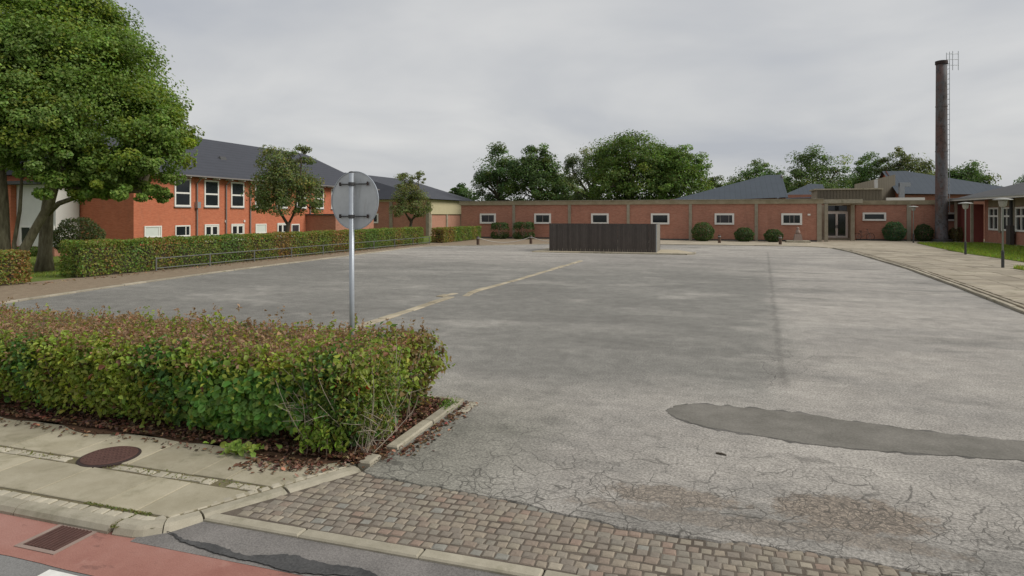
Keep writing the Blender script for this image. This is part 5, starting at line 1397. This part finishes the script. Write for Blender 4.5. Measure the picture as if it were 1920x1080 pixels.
# upright young shoots
for (sx_, sy_, hh_) in ((-3.72, 5.45, .42), (-3.62, 5.43, .36), (-3.5, 5.5, .3), (-3.85, 5.44, .3)):
    m = MB(); m.tube([(sx_, sy_, 0), (sx_ + .02, sy_ - .01, hh_ * .6), (sx_ - .01, sy_ - .02, hh_)], [.006, .004, .002], 5); so = m.build('shoot', 'twig', fh)
    n = 60; t = rng.random(n); P5 = np.stack([sx_ + rng.normal(0, .03, n), sy_ - .01 + rng.normal(0, .03, n), hh_ * (.25 + .8 * t)], 1)
    V, F, cc = leaves(P5, rng.normal(size=(n, 3)) * .5 + np.array([0, -.5, .5]), .06 * rng.uniform(.7, 1.2, n), vary((0.17, 0.245, 0.04), n, .1, .25), wid=.22, oval=True)
    link('shoot_leaves', fresh_mesh('shoot_leaves', V, F, cc, 'leaf'), so)
# overhanging sprig above the pavement
n = 60; P6 = np.array([-4.52, 5.30, .06]) + rng.normal(size=(n, 3)) * np.array([.12, .06, .03]); P6[:, 2] = np.abs(P6[:, 2]) + .01
V, F, cc = leaves(P6, rng.normal(size=(n, 3)) * .4 + np.array([0, -.4, .8]), .075 * rng.uniform(.7, 1.2, n), vary((0.17, 0.24, 0.05), n, .1, .25), wid=.4, oval=True)
link('low_sprig', fresh_mesh('low_sprig', V, F, cc, 'leaf'), fh)['kind'] = 'stuff'

# leaf litter on the bed and blown over the kerb
def litter(name, P, size, cols, label):
    n = len(P); c = np.zeros((n, 3)); ch_ = rng.integers(0, len(cols), n)
    for i, q in enumerate(cols): s = ch_ == i; c[s] = vary(q, s.sum(), .12, .4)
    V, F, cc = leaves(P, np.array([0, 0, 1.]) + rng.normal(size=(n, 3)) * .35, size * rng.uniform(.5, 1.3, n), c, fold=.12, oval=True)
    V[:, 2] = np.maximum(V[:, 2], P[:, 2].min() - .004)
    o = link(name, fresh_mesh(name, V, F, cc, 'dry_leaf')); o['kind'] = 'stuff'; o['label'] = label; o['category'] = 'leaf litter'
n = 7000
P = np.stack([rng.uniform(-12, -3.22, n), 5.42 + np.abs(rng.normal(0, .45, n)), np.full(n, .026) + rng.random(n) * .018], 1)
P = P[P[:, 1] < 7.55]
n2 = 2600; Q = np.stack([rng.uniform(-3.75, -3.22, n2), rng.uniform(5.42, 7.55, n2), .028 + rng.random(n2) * .03], 1)
LC = [(0.105, 0.045, 0.027), (0.075, 0.036, 0.023), (0.14, 0.07, 0.042), (0.05, 0.03, 0.02), (0.06, 0.036, 0.024), (0.19, 0.12, 0.075)]
litter('leaf_litter', np.concatenate([P, Q]), .05, LC, 'fallen reddish brown leaves on the planting bed')
n = 420
q = np.abs(rng.normal(0, .10, n)); t = rng.random(n)
P = np.stack([-3.03 + q * .9, 5.75 + t * 1.9, np.full(n, .008)], 1)
n2 = 260; P2b = np.stack([-3.28 + rng.normal(0, .13, n2), 5.62 + rng.normal(0, .14, n2), np.full(n2, .03)], 1)
n3 = 200; P3b = np.stack([rng.uniform(-9, -3.6, n3), 5.36 - np.abs(rng.normal(0, .09, n3)), np.full(n3, .012)], 1)
n4 = 330; P4b = np.stack([rng.uniform(-4.35, -3.35, n4), 5.2 + rng.normal(0, .10, n4), np.full(n4, .014)], 1); P4b = P4b[P4b[:, 0] < -3.38 - (5.3 - P4b[:, 1]) * .6]
litter('leaf_litter', np.concatenate([P, P2b, P3b, P4b]), .042, LC, 'scattered brown leaves along the kerb of the bed and pavement')
n = 500; t = rng.random(n)
P = np.stack([-22.6 + np.abs(rng.normal(0, .35, n)), 15 + t * 33, np.full(n, .004)], 1)
litter('leaf_litter', P, .09, [(0.14, 0.08, 0.045), (0.2, 0.12, 0.07)], 'dry leaves on the earth walkway under the long hedge')
tw = MB().tube([(.02, 6.75, .008), (.075, 6.735, .012), (.12, 6.72, .008)], [.008, .01, .006], 6).build('fallen_twig', 'bark_dark'); tag(tw, 'short dark twig lying on the asphalt before the repair strip', 'twig')
# moss and weeds in the pavement joints
n = 1000
Pm = np.concatenate([np.stack([rng.uniform(-9, -3.75, n // 2), 4.69 + rng.normal(0, .035, n // 2), np.full(n // 2, .002)], 1), np.stack([rng.uniform(-5, -4.3, n // 4), 4.02 + rng.normal(0, .012, n // 4), np.full(n // 4, .002)], 1),
                     np.stack([-4.42 + rng.normal(0, .018, n // 4), rng.uniform(3.78, 4.02, n // 4), np.full(n // 4, -.01)], 1)])
n = len(Pm); V, F, cc = leaves(Pm, rng.normal(size=(n, 3)) * .8 + np.array([0, 0, .5]), .016 * rng.uniform(.6, 1.5, n), vary((0.12, 0.13, 0.04), n, .12, .35))
o = link('joint_weeds', fresh_mesh('joint_weeds', V, F, cc, 'leaf')); o['kind'] = 'stuff'; o['label'] = 'moss and small weeds in the pavement joints'; o['category'] = 'moss'
n = 160; Pw = np.array([-3.14, 7.35, .03]) + rng.normal(size=(n, 3)) * np.array([.05, .1, .025]); Pw[:, 2] = np.abs(Pw[:, 2]) + .02
V, F, cc = leaves(Pw, rng.normal(size=(n, 3)) + np.array([0, 0, .3]), .05 * rng.uniform(.6, 1.3, n), vary((0.12, 0.19, 0.045), n, .1, .3), wid=.12)
o = link('weed_tuft', fresh_mesh('weed_tuft', V, F, cc, 'leaf')); o['kind'] = 'stuff'; tag(o, 'green weed tuft at the back corner of the planting bed', 'weed')
